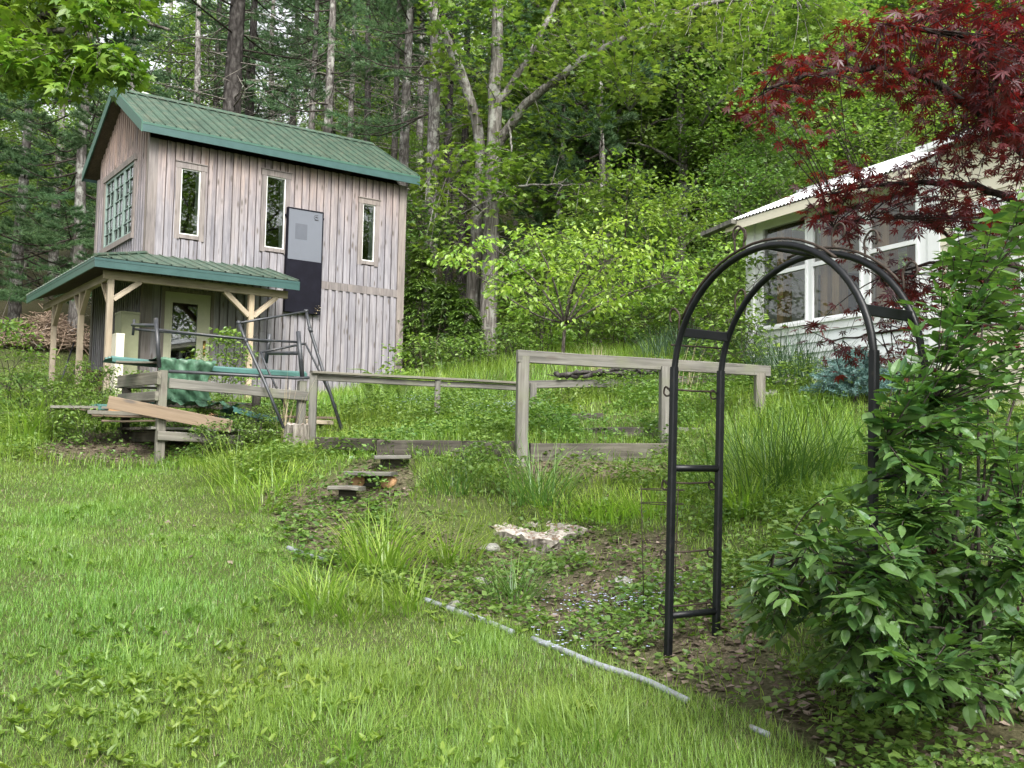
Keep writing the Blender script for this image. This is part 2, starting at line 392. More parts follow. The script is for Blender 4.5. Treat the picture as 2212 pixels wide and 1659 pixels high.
def bark_mat(name, stops, sc=(14, 14, 3), lichen=None, bump=.9):
    m, n, out = newmat(name); p = principled(n, out, .9, .15)
    tc = N(n, 'ShaderNodeTexCoord'); mp = N(n, 'ShaderNodeMapping'); mp.inputs['Scale'].default_value = sc; n.links.new(tc.outputs['Object'], mp.inputs[0])
    nz = N(n, 'ShaderNodeTexNoise', Scale=1.0, Detail=7.0, Roughness=.7, Distortion=.5); n.links.new(mp.outputs[0], nz.inputs['Vector'])
    vo = N(n, 'ShaderNodeTexVoronoi', Scale=1.0, feature='DISTANCE_TO_EDGE'); n.links.new(mp.outputs[0], vo.inputs['Vector'])
    c_ = ramp(n, stops, nz.outputs[0]).outputs[0]
    c_ = mix(n, .8, c_, ramp(n, [(0, (.35, .33, .32)), (.25, (1, 1, 1))], vo.outputs['Distance']).outputs[0], 'MULTIPLY')
    if lichen is not None:
        n2 = N(n, 'ShaderNodeTexNoise', Scale=2.3, Detail=6.0, Roughness=.7); n.links.new(tc.outputs['Object'], n2.inputs['Vector'])
        c_ = mix(n, ramp(n, [(.52, (0,0,0)), (.62, (1,1,1))], n2.outputs[0]).outputs[0], c_, lichen)
    oi = N(n, 'ShaderNodeObjectInfo')
    c_ = mix(n, 1.0, c_, ramp(n, [(0, (.7,.68,.66)), (1, (1.15,1.15,1.15))], oi.outputs['Random']).outputs[0], 'MULTIPLY')
    n.links.new(c_, p.inputs['Base Color'])
    ad = N(n, 'ShaderNodeMath', operation='ADD'); n.links.new(nz.outputs[0], ad.inputs[0]); n.links.new(vo.outputs['Distance'], ad.inputs[1])
    bp = N(n, 'ShaderNodeBump', Strength=bump, Distance=.03); n.links.new(ad.outputs[0], bp.inputs['Height']); n.links.new(bp.outputs[0], p.inputs['Normal'])
    return m
def glass_mat(name, base=.09, tint=(.75, .8, .78), ior=1.5):
    m, n, out = newmat(name)
    fr = N(n, 'ShaderNodeFresnel', IOR=ior); mr = N(n, 'ShaderNodeMapRange'); mr.inputs[3].default_value = base; n.links.new(fr.outputs[0], mr.inputs[0])
    t = N(n, 'ShaderNodeBsdfTransparent'); t.inputs[0].default_value = (*tint, 1)
    g = N(n, 'ShaderNodeBsdfGlossy', Roughness=.015)
    ms = N(n, 'ShaderNodeMixShader'); n.links.new(mr.outputs[0], ms.inputs[0]); n.links.new(t.outputs[0], ms.inputs[1]); n.links.new(g.outputs[0], ms.inputs[2])
    n.links.new(ms.outputs[0], out.inputs[0]); return m
M = {}
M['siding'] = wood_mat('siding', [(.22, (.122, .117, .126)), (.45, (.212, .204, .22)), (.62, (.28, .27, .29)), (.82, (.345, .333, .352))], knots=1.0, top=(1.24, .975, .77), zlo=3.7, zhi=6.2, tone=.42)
M['siding_trim'] = wood_mat('siding_trim', [(.25, (.12, .105, .10)), (.5, (.21, .188, .176)), (.8, (.29, .26, .245))], knots=.6)
M['grey_wood'] = wood_mat('grey_wood', [(.25, (.068, .066, .056)), (.5, (.155, .15, .13)), (.75, (.255, .247, .218))], knots=.7, scale=.8, bump=.5, moss=(.14, .145, .105))
M['dark_wood'] = wood_mat('dark_wood', [(.25, (.022, .02, .017)), (.5, (.055, .05, .041)), (.8, (.115, .104, .085))], knots=.4, scale=.8, bump=.6, moss=(.12, .115, .09))
M['old_timber'] = wood_mat('old_timber', [(.25, (.034, .032, .026)), (.5, (.085, .079, .065)), (.8, (.165, .155, .13))], knots=.4, scale=.8, bump=.6, moss=(.125, .122, .095))
M['fresh_wood'] = wood_mat('fresh_wood', [(.2, (.12, .09, .065)), (.5, (.20, .155, .112)), (.8, (.27, .215, .165))], knots=1.0, scale=.6)
M['post_wood'] = wood_mat('post_wood', [(.2, (.25, .20, .135)), (.5, (.38, .32, .235)), (.8, (.47, .41, .32))], knots=.6, scale=.6)
M['interior_wood'] = wood_mat('interior_wood', [(.2, (.05, .04, .03)), (.8, (.12, .09, .07))], knots=.3)
M['stud_wood'] = wood_mat('stud_wood', [(.2, (.30, .17, .085)), (.8, (.52, .33, .18))], knots=.5)
M['roof_green'] = plain('roof_green', (.048, .085, .060), .45, .45, var=.18, scale=2.5, dirt=(.14, .14, .10), dirts=(.48, .8))
M['trim_dark_green'] = plain('trim_dark_green', (.035, .095, .068), .45, .4, var=.1)
M['fascia_teal'] = plain('fascia_teal', (.026, .07, .066), .4, .5, var=.08)
M['white_trim'] = plain('white_trim', (.78, .79, .80), .5, .4, var=.04)
M['vinyl'] = plain('vinyl', (.62, .63, .60), .4, .4, var=.05)
M['door_cream'] = plain('door_cream', (.42, .42, .31), .5, .4, var=.07)
M['brass'] = plain('brass', (.55, .38, .14), .35, .5, 1.0, var=.2)
M['gable_sash'] = plain('gable_sash', (.20, .27, .245), .5, .4, var=.06)
M['glass'] = glass_mat('glass')
M['house_glass'] = glass_mat('house_glass', .03, (.88, .9, .88), 1.2)
M['collector_grey'] = plain('collector_grey', (.115, .125, .148), .7, .25, var=.05, scale=1.5)
M['collector_patch'] = plain('collector_patch', (.085, .093, .112), .7, .25, var=.06)
M['collector_black'] = plain('collector_black', (.009, .009, .014), .8, .08, var=.2)
M['collector_mark'] = plain('collector_mark', (.035, .038, .045), .5, .4)
M['black_metal'] = plain('black_metal', (.005, .006, .0075), .42, .3, var=.35, scale=9, dirt=(.028, .021, .016), dirts=(.62, .8))
M['tube_metal'] = plain('tube_metal', (.035, .038, .045), .42, .5, var=.35, scale=8, dirt=(.13, .11, .09), dirts=(.58, .72))
M['rusty_wire'] = plain('rusty_wire', (.042, .03, .023), .7, .3, var=.4, scale=20)
M['house_white'] = plain('house_white', (.80, .81, .82), .5, .35, var=.04, scale=3)
M['house_grey'] = plain('house_grey', (.66, .69, .70), .55, .3, var=.05, scale=3)
M['house_cream'] = plain('house_cream', (.70, .65, .53), .6, .3, var=.05, scale=3)
M['roof_white'] = plain('roof_white', (.80, .81, .83), .3, .5, var=.05, scale=4)
M['barrel'] = plain('barrel', (.022, .028, .042), .45, .4, var=.15)
M['yellow_panel'] = plain('yellow_panel', (.68, .58, .34), .6, .3, var=.06)
M['tarp'] = plain('tarp', (.07, .15, .095), .42, .4, var=.45, scale=8, bump=.5)
M['sheet_teal'] = plain('sheet_teal', (.06, .15, .135), .38, .5, var=.16, scale=3)
M['pvc'] = plain('pvc', (.25, .27, .305), .5, .35, var=.14, scale=5, dirt=(.12, .11, .085), dirts=(.48, .72))
M['stone'] = plain('stone', (.28, .275, .25), .9, .2, var=.3, scale=12, bump=.6, dirt=(.12, .14, .085))
M['cut_wood'] = plain('cut_wood', (.34, .315, .285), .9, .15, var=.45, scale=9, bump=.9, dirt=(.13, .085, .06), dirts=(.50, .60))
M['log_end'] = plain('log_end', (.16, .11, .065), .85, .2, var=.4, scale=14)
M['cabinet'] = plain('cabinet', (.20, .21, .13), .6, .3, var=.08)
M['dark_void'] = plain('dark_void', (.02, .02, .02), .9, .1)
M['bark_pine'] = bark_mat('bark_pine', [(.3, (.075, .068, .063)), (.5, (.19, .178, .168)), (.72, (.36, .345, .33))], (11, 11, 3.5), lichen=(.38, .385, .355))
M['bark_dark'] = bark_mat('bark_dark', [(.3, (.024, .022, .021)), (.5, (.068, .063, .06)), (.72, (.16, .152, .145))], (10, 10, 3))
M['bark_maple'] = bark_mat('bark_maple', [(.3, (.07, .065, .058)), (.5, (.165, .155, .14)), (.72, (.28, .27, .25))], (16, 16, 1.6), lichen=(.24, .245, .22), bump=.7)
M['bark_twig'] = bark_mat('bark_twig', [(.3, (.05, .042, .036)), (.7, (.14, .125, .11))], (20, 20, 8))
M['bark_red'] = bark_mat('bark_red', [(.3, (.03, .022, .02)), (.7, (.075, .055, .05))], (20, 20, 8))
M['bark_weathered'] = bark_mat('bark_weathered', [(.3, (.12, .11, .095)), (.5, (.30, .28, .25)), (.72, (.46, .44, .40))], (16, 16, 3))
M['leaf_forest'] = leaf_mat('leaf_forest', (.125, .215, .05), (.27, .39, .10), trans=.5)
M['leaf_forest_deep'] = leaf_mat('leaf_forest_deep', (.075, .15, .04), (.17, .27, .07), trans=.47)
M['leaf_maple'] = leaf_mat('leaf_maple', (.115, .20, .04), (.26, .36, .08), trans=.48)
M['leaf_bright'] = leaf_mat('leaf_bright', (.095, .19, .022), (.20, .31, .045))
M['leaf_dogwood'] = leaf_mat('leaf_dogwood', (.18, .31, .05), (.35, .48, .10), trans=.52)
M['needle_pine'] = leaf_mat('needle_pine', (.055, .125, .055), (.16, .265, .11), trans=.3, gloss=.02, tboost=(1, 1, .8))
M['needle_hemlock'] = leaf_mat('needle_hemlock', (.05, .10, .02), (.12, .2, .035), trans=.3, gloss=.04)
M['needle_blue'] = leaf_mat('needle_blue', (.06, .13, .12), (.12, .21, .19), trans=.1, gloss=.05, tboost=(1, 1, 1))
M['leaf_red'] = leaf_mat('leaf_red', (.029, .0085, .0115), (.112, .019, .0175), trans=.42, gloss=.03, tboost=(1.85, .65, .6))
M['leaf_bush'] = leaf_mat('leaf_bush', (.06, .14, .04), (.165, .275, .07), trans=.42, gloss=.045, rough=.42)
M['flower_maroon'] = leaf_mat('flower_maroon', (.03, .006, .008), (.06, .012, .014), trans=.2, gloss=.05, tboost=(1.4, .9, .9))
M['leaf_weed'] = leaf_mat('leaf_weed', (.075, .155, .032), (.19, .295, .065))
M['leaf_shrub'] = leaf_mat('leaf_shrub', (.10, .19, .035), (.22, .33, .065))
M['blade_lawn'] = leaf_mat('blade_lawn', (.105, .21, .032), (.24, .365, .07), trans=.45)
M['blade_clump'] = leaf_mat('blade_clump', (.13, .24, .03), (.28, .40, .065), trans=.46)
M['blade_dark'] = leaf_mat('blade_dark', (.06, .135, .03), (.14, .24, .06), trans=.38)
M['blade_blue'] = leaf_mat('blade_blue', (.05, .10, .055), (.10, .17, .09), trans=.3, gloss=.06, tboost=(1, 1.1, .8))
M['dry_grass'] = leaf_mat('dry_grass', (.34, .28, .17), (.52, .45, .31), trans=.3, gloss=.03, tboost=(1, 1, .9))
M['litter'] = leaf_mat('litter', (.07, .052, .038), (.28, .225, .18), trans=.1, gloss=.02, tboost=(1, 1, 1))
M['blue_flower'] = leaf_mat('blue_flower', (.34, .38, .58), (.60, .64, .78), trans=.2, gloss=.02, tboost=(1, 1, 1))
M['twig_brown'] = leaf_mat('twig_brown', (.13, .095, .07), (.30, .23, .17), trans=.0, gloss=.02)
# ground: turf, bare garden soil and forest floor (also the painted shade under the bush), weighted by painted regions
m, n, out = newmat('ground'); p = principled(n, out, .95, .1)
tc = N(n, 'ShaderNodeTexCoord'); at1 = N(n, 'ShaderNodeAttribute', attribute_name='soil'); at2 = N(n, 'ShaderNodeAttribute', attribute_name='woods_and_shade')
n1 = N(n, 'ShaderNodeTexNoise', Scale=1.3, Detail=8.0, Roughness=.7); n.links.new(tc.outputs['Object'], n1.inputs['Vector'])
n2 = N(n, 'ShaderNodeTexNoise', Scale=38.0, Detail=5.0, Roughness=.75); n.links.new(tc.outputs['Object'], n2.inputs['Vector'])
turf = ramp(n, [(.3, (.03, .04, .014)), (.5, (.06, .082, .024)), (.72, (.12, .125, .05))], n2.outputs[0]).outputs[0]
soil = ramp(n, [(.3, (.04, .03, .023)), (.5, (.105, .08, .062)), (.7, (.25, .20, .16))], n2.outputs[0]).outputs[0]
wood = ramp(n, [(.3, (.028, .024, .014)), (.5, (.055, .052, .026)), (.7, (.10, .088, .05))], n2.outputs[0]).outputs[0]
sm = N(n, 'ShaderNodeMath', operation='MULTIPLY_ADD'); sm.inputs[1].default_value = 1.2; sm.inputs[2].default_value = -.6; n.links.new(n1.outputs[0], sm.inputs[0])
sa = N(n, 'ShaderNodeMath', operation='ADD', use_clamp=True); n.links.new(sm.outputs[0], sa.inputs[0]); n.links.new(at1.outputs['Fac'], sa.inputs[1])
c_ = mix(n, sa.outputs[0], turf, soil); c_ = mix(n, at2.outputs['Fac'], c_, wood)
n.links.new(c_, p.inputs['Base Color'])
bp = N(n, 'ShaderNodeBump', Strength=.8, Distance=.02); n.links.new(n2.outputs[0], bp.inputs['Height']); n.links.new(bp.outputs[0], p.inputs['Normal'])
M['ground'] = m

# ------------------------------------------------------------------ ground sheet
def steps(lo, hi, fine0, fine1, f, c_):
    xs = list(np.arange(fine0, fine1 + 1e-6, f)); s = f
    while xs[-1] < hi: s = min(s * 1.25, c_); xs.append(xs[-1] + s)
    s = f; left = []
    x = fine0
    while x > lo: s = min(s * 1.25, c_); x -= s; left.append(x)
    return np.array(left[::-1] + xs)
gx = steps(-110, 110, -9, 7, .13, 6); gy = steps(-60, 150, 2.5, 15, .13, 6)
GX, GY = np.meshgrid(gx, gy); GZ = gz(GX, GY)
lawn_px = [(-900,1740),(-900,985),(330,1015),(470,1030),(560,1075),(620,1150),(640,1210),(760,1260),(900,1290),(1080,1350),(1290,1420),(1490,1500),(1700,1590),(1860,1740)]
LAWN = np.array([gp(*q)[:2] for q in lawn_px])
soil_px = [(640,1190),(900,1130),(1060,1190),(1270,1140),(1440,1150),(1600,1300),(1760,1500),(1800,1640),(1500,1500),(1180,1370),(930,1290)]
SOIL = np.array([gp(*q)[:2] for q in soil_px])
path_px = [(540,1075),(640,1050),(720,1035),(770,1000),(880,985),(900,1060),(830,1100),(760,1130),(720,1200),(640,1190),(590,1120)]
PATH = np.array([gp(*q)[:2] for q in path_px])
rack_px = [(60,985),(120,945),(270,930),(500,905),(610,930),(560,960),(330,1003),(180,1000)]
RACK = np.array([gp(*q)[:2] for q in rack_px])
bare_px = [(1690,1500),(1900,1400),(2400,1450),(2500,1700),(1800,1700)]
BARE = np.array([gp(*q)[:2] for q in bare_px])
TIMB = np.array([gp(*q)[:2] for q in [(1090,1003),(1445,1000),(1445,1035),(1070,1040)]])
def soilw(x, y):
    s = .05 * np.ones(np.shape(x)) + .62 * in_poly(SOIL, x, y) + .68 * in_poly(PATH, x, y) + .75 * in_poly(RACK, x, y) + .55 * in_poly(BARE, x, y) + .85 * in_poly(TIMB, x, y)
    return np.clip(s, 0, 1)
sw = soilw(GX, GY)
for _ in range(2):
    sw[1:-1, 1:-1] = (sw[1:-1, 1:-1] * 2 + sw[:-2, 1:-1] + sw[2:, 1:-1] + sw[1:-1, :-2] + sw[1:-1, 2:]) / 6
ww = np.clip((GY - 23 - .08 * np.abs(GX)) / 4, 0, 1) * 1.0
ww = np.maximum(ww, np.clip((GX - 1.0) / 2, 0, 1) * np.clip((GY - 14.5) / 3, 0, 1))
ww = np.maximum(ww, .85 * in_poly(BARE, GX, GY)); ww = np.where((GX < -9) & (GY < 27), 0, ww)  # forest floor colour in BARE paints the bush's shade into the ground
ny, nx = GX.shape
idx = np.arange(ny * nx).reshape(ny, nx)
Q = np.stack([idx[:-1, :-1], idx[:-1, 1:], idx[1:, 1:], idx[1:, :-1]], -1).reshape(-1, 4)
gm = Buf().add(np.stack([GX, GY, GZ], -1).reshape(-1, 3), q=Q).mesh('ground', M['ground'], True)
for nm, arr in (('soil', sw), ('woods_and_shade', ww)):
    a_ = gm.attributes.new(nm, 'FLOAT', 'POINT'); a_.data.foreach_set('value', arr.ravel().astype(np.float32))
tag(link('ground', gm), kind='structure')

# ------------------------------------------------------------------ the two-storey wooden barn
BZ = .8 + EYE
barn = thing('barn', 'two storey board and batten wooden building with a green metal roof and porch', 'building', (BC[0], BC[1], BZ), BTH)
BL, BW = 5.44, 3.83
OE, OL, ORR = .336, .277, .164
SL = .5535
def roofz(b_): return 5.171 + SL * (b_ + OE) if b_ <= BW / 2 else 5.171 + SL * (BW + OE - b_)
def rect_sub(r, holes):
    out = [r]
    for h in holes:
        nxt = []
        for (x0, x1, z0, z1) in out:
            a0, a1, c0, c1 = max(x0, h[0]), min(x1, h[1]), max(z0, h[2]), min(z1, h[3])
            if a0 >= a1 or c0 >= c1: nxt.append((x0, x1, z0, z1)); continue
            if c0 - z0 > .02: nxt.append((x0, x1, z0, c0))
            if z1 - c1 > .02: nxt.append((x0, x1, c1, z1))
            if a0 - x0 > .012: nxt.append((x0, a0, c0, c1))
            if x1 - a1 > .012: nxt.append((a1, x1, c0, c1))
        out = nxt
    return out
W1 = (.468, 1.044, 3.125, 4.62); W2 = (2.176, 2.788, 3.103, 4.78); W3 = (4.34, 4.837, 3.109, 4.553)
DOOR = (.30, 1.30, -.1, 2.17)
GW = (.86, 3.2, 3.2, 4.87)
# inner lining behind the boards, with the window and door openings left out
bb = Buf()
for r in rect_sub((.02, BL - .02, -.3, 4.95), [tuple(v + s for v, s in zip(W1, (.06, -.06, .06, -.06))), tuple(v + s for v, s in zip(W2, (.06, -.06, .06, -.06))), tuple(v + s for v, s in zip(W3, (.06, -.06, .06, -.06))), DOOR]):
    addbox(bb, r[0], r[1], .002, .03, r[2], r[3])
for r in rect_sub((.04, BW - .04, -.3, 4.95), [tuple(v + s for v, s in zip(GW, (.06, -.06, .06, -.06)))]):
    addbox(bb, .002, .03, r[0], r[1], r[2], r[3])
addbox(bb, BL - .03, BL - .002, .04, BW - .04, -.3, 4.95); addbox(bb, .02, BL - .02, BW - .03, BW - .002, -.3, 4.95)
for a_ in (.002, BL - .03):       # gable triangles
    v = []
    for x in (a_, a_ + .028):
        v += [[x, .04, 4.95], [x, BW - .04, 4.95], [x, BW / 2, roofz(BW / 2) - .17]]
    bb.add(v, t=[[0, 2, 1], [3, 4, 5]], q=[[0, 1, 4, 3], [1, 2, 5, 4], [2, 0, 3, 5]])
addbox(bb, .03, BL - .03, .03, BW - .03, -.05, 0); addbox(bb, .03, BL - .03, .03, BW - .03, 2.5, 2.62)
link('wall_lining', bb.mesh('wall_lining', M['interior_wood']), barn)
P_ = .162
BELT = (2.50, 2.66)
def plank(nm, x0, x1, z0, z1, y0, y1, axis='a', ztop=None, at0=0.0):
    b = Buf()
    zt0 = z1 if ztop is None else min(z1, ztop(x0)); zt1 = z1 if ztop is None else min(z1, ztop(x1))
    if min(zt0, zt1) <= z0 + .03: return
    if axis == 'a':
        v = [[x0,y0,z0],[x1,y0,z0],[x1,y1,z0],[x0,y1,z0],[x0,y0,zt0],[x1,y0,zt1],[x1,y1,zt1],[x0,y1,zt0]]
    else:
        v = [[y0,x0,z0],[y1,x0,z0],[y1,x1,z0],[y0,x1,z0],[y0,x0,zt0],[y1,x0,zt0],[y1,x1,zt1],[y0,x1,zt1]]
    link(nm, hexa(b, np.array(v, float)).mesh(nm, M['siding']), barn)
nb = 33; pw_ = (BL - .24) / 32
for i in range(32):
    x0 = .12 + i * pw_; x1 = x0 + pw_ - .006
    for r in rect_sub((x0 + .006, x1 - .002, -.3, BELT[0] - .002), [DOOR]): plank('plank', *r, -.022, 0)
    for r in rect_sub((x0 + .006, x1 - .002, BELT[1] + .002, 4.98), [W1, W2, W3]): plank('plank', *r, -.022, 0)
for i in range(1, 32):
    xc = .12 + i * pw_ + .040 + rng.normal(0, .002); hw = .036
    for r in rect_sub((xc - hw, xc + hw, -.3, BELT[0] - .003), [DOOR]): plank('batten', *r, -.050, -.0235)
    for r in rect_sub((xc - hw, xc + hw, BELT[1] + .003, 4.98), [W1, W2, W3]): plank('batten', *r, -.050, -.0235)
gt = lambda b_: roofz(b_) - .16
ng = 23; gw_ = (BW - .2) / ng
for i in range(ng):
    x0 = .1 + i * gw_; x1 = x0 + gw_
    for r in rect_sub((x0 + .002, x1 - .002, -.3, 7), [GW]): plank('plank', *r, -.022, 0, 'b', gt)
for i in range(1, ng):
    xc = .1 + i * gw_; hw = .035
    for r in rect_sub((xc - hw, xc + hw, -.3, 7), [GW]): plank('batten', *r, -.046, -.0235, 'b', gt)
# corner boards and the belt board
for nm, q in (('corner_board', (-.05, .12, -.048, -.001, -.3, 4.98)), ('corner_board', (BL - .12, BL + .05, -.048, -.001, -.3, 4.98)),
              ('corner_board', (-.05, -.001, .0, .10, -.3, 4.95)), ('corner_board', (-.05, -.001, BW - .10, BW + .04, -.3, 4.95)),
              ('belt_board', (.121, BL - .121, -.05, -.001, BELT[0], BELT[1]))):
    box(nm, M['siding_trim'], barn, *q)
# far walls
bb = Buf()
for i in range(23): addbox(bb, BL, BL + .022, .0 + i * BW / 23 + .002, (i + 1) * BW / 23 - .002, -.3, 4.95)
for i in range(33): addbox(bb, i * BL / 33 + .002, (i + 1) * BL / 33 - .002, BW, BW + .022, -.3, 4.95)
link('back_siding', bb.mesh('back_siding', M['siding']), barn)
def slit_window(W_):
    a0, a1, z0, z1 = W_; t = .1
    b = Buf()
    addbox(b, a0 + .002, a0 + t, -.052, 0, z0 + .002, z1 - .122); addbox(b, a1 - t, a1 - .002, -.052, 0, z0 + .002, z1 - .122)
    addbox(b, a0 + t + .001, a1 - t - .001, -.05, 0, z0 + .025, z0 + t)
    f = link('window', b.mesh('window', M['siding_trim']), barn)
    b = addbox(Buf(), a0 - .012, a1 + .012, -.056, 0, z1 - .12, z1 - .006); addbox(b, a0 - .02, a1 + .02, -.075, -.001, z1 - .005, z1 + .014)
    link('window_header', b.mesh('window_header', M['siding_trim']), f)
    b = Buf(); x0, x1, y0, y1 = a0 + t + .001, a1 - t - .001, z0 + t + .001, z1 - .121; k = .022
    addbox(b, x0, x0 + k, -.03, .05, y0, y1); addbox(b, x1 - k, x1, -.03, .05, y0, y1)
    addbox(b, x0 + k, x1 - k, -.029, .05, y0, y0 + k); addbox(b, x0 + k, x1 - k, -.029, .05, y1 - k, y1)
    link('window_frame', b.mesh('window_frame', M['vinyl']), f)
    b = addbox(Buf(), x0 + k, x1 - k, -.004, .002, y0 + k, y1 - k)
    link('pane', b.mesh('pane', M['glass']), f)
    b = addbox(Buf(), x1 - k, x1 + .0, .052, .19, y0, y1); addbox(b, x0, x0 + k, .052, .19, y0, y1)
    link('jamb', b.mesh('jamb', M['vinyl']), f)
for W_ in (W1, W2, W3): slit_window(W_)
# gable window: three sashes with bars
b0, b1, z0, z1 = GW
bb = addbox(Buf(), -.075, .0, b0 - .03, b1 + .03, z1 - .12, z1 - .003); addbox(bb, -.06, 0, b0, b0 + .1, z0 + .11, z1 - .121); addbox(bb, -.06, 0, b1 - .1, b1, z0 + .11, z1 - .121)
addbox(bb, -.085, 0, b0 - .02, b1 + .02, z0, z0 + .108)
gwf = link('window', bb.mesh('window', M['siding_trim']), barn)
sw_ = (b1 - b0 - .2) / 3
for k in range(3):
    s0 = b0 + .1 + k * sw_; s1 = s0 + sw_; y0, y1 = z0 + .112, z1 - .123
    bb = Buf()
    addbox(bb, -.045, 0, s0 + .003, s0 + .05, y0, y1); addbox(bb, -.045, 0, s1 - .05, s1 - .003, y0, y1)
    addbox(bb, -.044, 0, s0 + .05, s1 - .05, y0, y0 + .05); addbox(bb, -.044, 0, s0 + .05, s1 - .05, y1 - .05, y1)
    for j in range(1, 5):
        zz = y0 + (y1 - y0) * j / 5; addbox(bb, -.034, -.014, s0 + .05, s1 - .05, zz - .008, zz + .008)
    addbox(bb, -.033, -.015, (s0 + s1) / 2 - .01, (s0 + s1) / 2 + .01, y0 + .05, y1 - .05)
    link('sash', bb.mesh('sash', M['gable_sash']), gwf)
    link('pane', addbox(Buf(), -.012, -.006, s0 + .05, s1 - .05, y0 + .05, y1 - .05).mesh('pane', M['glass']), gwf)
# door
bb = Buf(); d0, d1_, dz = .30, 1.30, 2.17
addbox(bb, d0, d0 + .06, -.05, .03, -.1, dz - .06); addbox(bb, d1_ - .06, d1_, -.05, .03, -.1, dz - .06); addbox(bb, d0, d1_, -.052, .03, dz - .06, dz)
link('door_frame', bb.mesh('door_frame', M['siding_trim']), barn)
bb = Buf(); e0, e1, g0, g1_ = d0 + .065, d1_ - .065, .47, 1.02
addbox(bb, e0, g0, -.04, .0, -.05, dz - .065); addbox(bb, g1_, e1, -.04, .0, -.05, dz - .065)
addbox(bb, g0, g1_, -.0395, .0, 1.94, dz - .065); addbox(bb, g0, g1_, -.0395, .0, -.05, .3)
for (x0, x1, y0, y1) in ((g0, g0 + .035, .335, 1.905), (g1_ - .035, g1_, .335, 1.905), (g0, g1_, .3, .335), (g0, g1_, 1.905, 1.94)): addbox(bb, x0, x1, -.05, .002, y0, y1)
door = link('door', bb.mesh('door', M['door_cream']), barn)
link('pane', addbox(Buf(), g0 + .035, g1_ - .035, -.03, -.024, .335, 1.905).mesh('pane', M['glass']), door)
bb = addbox(Buf(), 1.115, 1.165, -.048, -.0405, .93, 1.22); addtube(bb, [(1.14, -.048, 1.19), (1.14, -.075, 1.17), (1.14, -.078, 1.05), (1.14, -.05, 1.02)], .009); addtube(bb, [(1.14, -.045, .97), (1.14, -.075, .97)], [.018, .022])
link('handle', bb.mesh('handle', M['brass'], True), door)
# main roof
def ribbed(L, width, ribs, mtop, y0, y1, z0, z1, x0, taper=None, th_=.0):
    """corrugated sheet: profile along x, straight from (y0,z0) to (y1,z1)"""
    prof = []
    pit = width / ribs
    for k in range(ribs):
        c0 = k * pit
        for dx, h in ((0, 0), (pit*.26, 0), (pit*.28, .006), (pit*.32, .006), (pit*.34, 0), (pit*.56, 0), (pit*.58, .006), (pit*.62, .006), (pit*.64, 0), (pit*.88, 0), (pit*.91, .032), (pit*.97, .032)):
            prof.append((c0 + dx, h))
    prof.append((width, 0))
    prof = np.array(prof); nrm = np.array([0, -(z1 - z0), (y1 - y0)]); nrm = nrm / np.linalg.norm(nrm)
    if nrm[2] < 0: nrm = -nrm
    V = []
    for (yy, zz) in ((y0, z0), (y1, z1)):
        for px_, h in prof: V.append(np.array([x0 + px_, yy, zz]) + nrm * h)
    n_ = len(prof)
    return np.array(V), np.array([[i, i + 1, n_ + i + 1, n_ + i] for i in range(n_ - 1)])
rdeck = Buf()
for sgn in (0, 1):
    ya, yb = (-OE, BW / 2) if sgn == 0 else (BW + OE, BW / 2)
    za, zb = 5.171, roofz(BW / 2)
    v = np.array([[-OL + .02, ya, za - .03], [BL + ORR - .02, ya, za - .03], [BL + ORR - .02, yb, zb - .03], [-OL + .02, yb, zb - .03]])
    v2 = v.copy(); v2[:, 2] -= .11
    rdeck.add(np.concatenate([v2, v]), q=BQ if sgn == 0 else BQ[:, ::-1])
roof = link('roof', rdeck.mesh('roof', M['interior_wood']), barn)
tot = BL + OL + ORR; npan = 7; pwid = tot / npan
for sgn in (0, 1):
    for k in range(npan):
        ya, yb = (-OE - .03, BW / 2) if sgn == 0 else (BW + OE + .03, BW / 2)
        V, Q = ribbed(1, pwid, 4, None, ya, yb, 5.171 - .016, roofz(BW / 2), -OL + k * pwid)
        if sgn == 1: Q = Q[:, ::-1]
        link('roof_panel', Buf().add(V, q=Q).mesh('roof_panel', M['roof_green']), roof)
bb = Buf(); rz_ = roofz(BW / 2)
for s in (-1, 1):
    v = [[-OL - .01, BW/2, rz_ + .045], [BL + ORR + .01, BW/2, rz_ + .045], [BL + ORR + .01, BW/2 + s * .17, rz_ + .045 - SL * .17], [-OL - .01, BW/2 + s * .17, rz_ + .045 - SL * .17]]
    w2 = np.array(v); w3 = w2.copy(); w3[:, 2] -= .014
    bb.add(np.concatenate([w3, w2]), q=BQ if s == 1 else BQ[:, ::-1])
link('ridge_cap', bb.mesh('ridge_cap', M['roof_green']), roof)
for sgn in (0, 1):
    y = -OE if sgn == 0 else BW + OE
    s = -1 if sgn == 0 else 1
    y0, y1 = sorted((y, y + s * .028))
    box('fascia', M['fascia_teal'], roof, -OL, BL + ORR, y0, y1, 4.972, 5.11)
    y0, y1 = sorted((y + s * .0, y + s * .034))
    box('drip_edge', M['trim_dark_green'], roof, -OL - .004, BL + ORR + .004, y0, y1, 5.111, 5.155)
for a_ in (-OL - .025, BL + ORR):        # rake boards
    for sgn in (0, 1):
        ya, yb = (-OE - .03, BW / 2) if sgn == 0 else (BW + OE + .03, BW / 2)
        za, zb = 5.16, rz_ + .012
        v = []
        for dz_ in (-.20, .012):
            for (y, z) in ((ya, za), (yb, zb)):
                v.append([(a_, y, z + dz_), (a_ + .025, y, z + dz_)])
        v8 = [v[0][0], v[0][1], v[1][1], v[1][0], v[2][0], v[2][1], v[3][1], v[3][0]]
        link('rake_board', hexa(Buf(), np.array(v8)).mesh('rake_board', M['trim_dark_green']), roof)
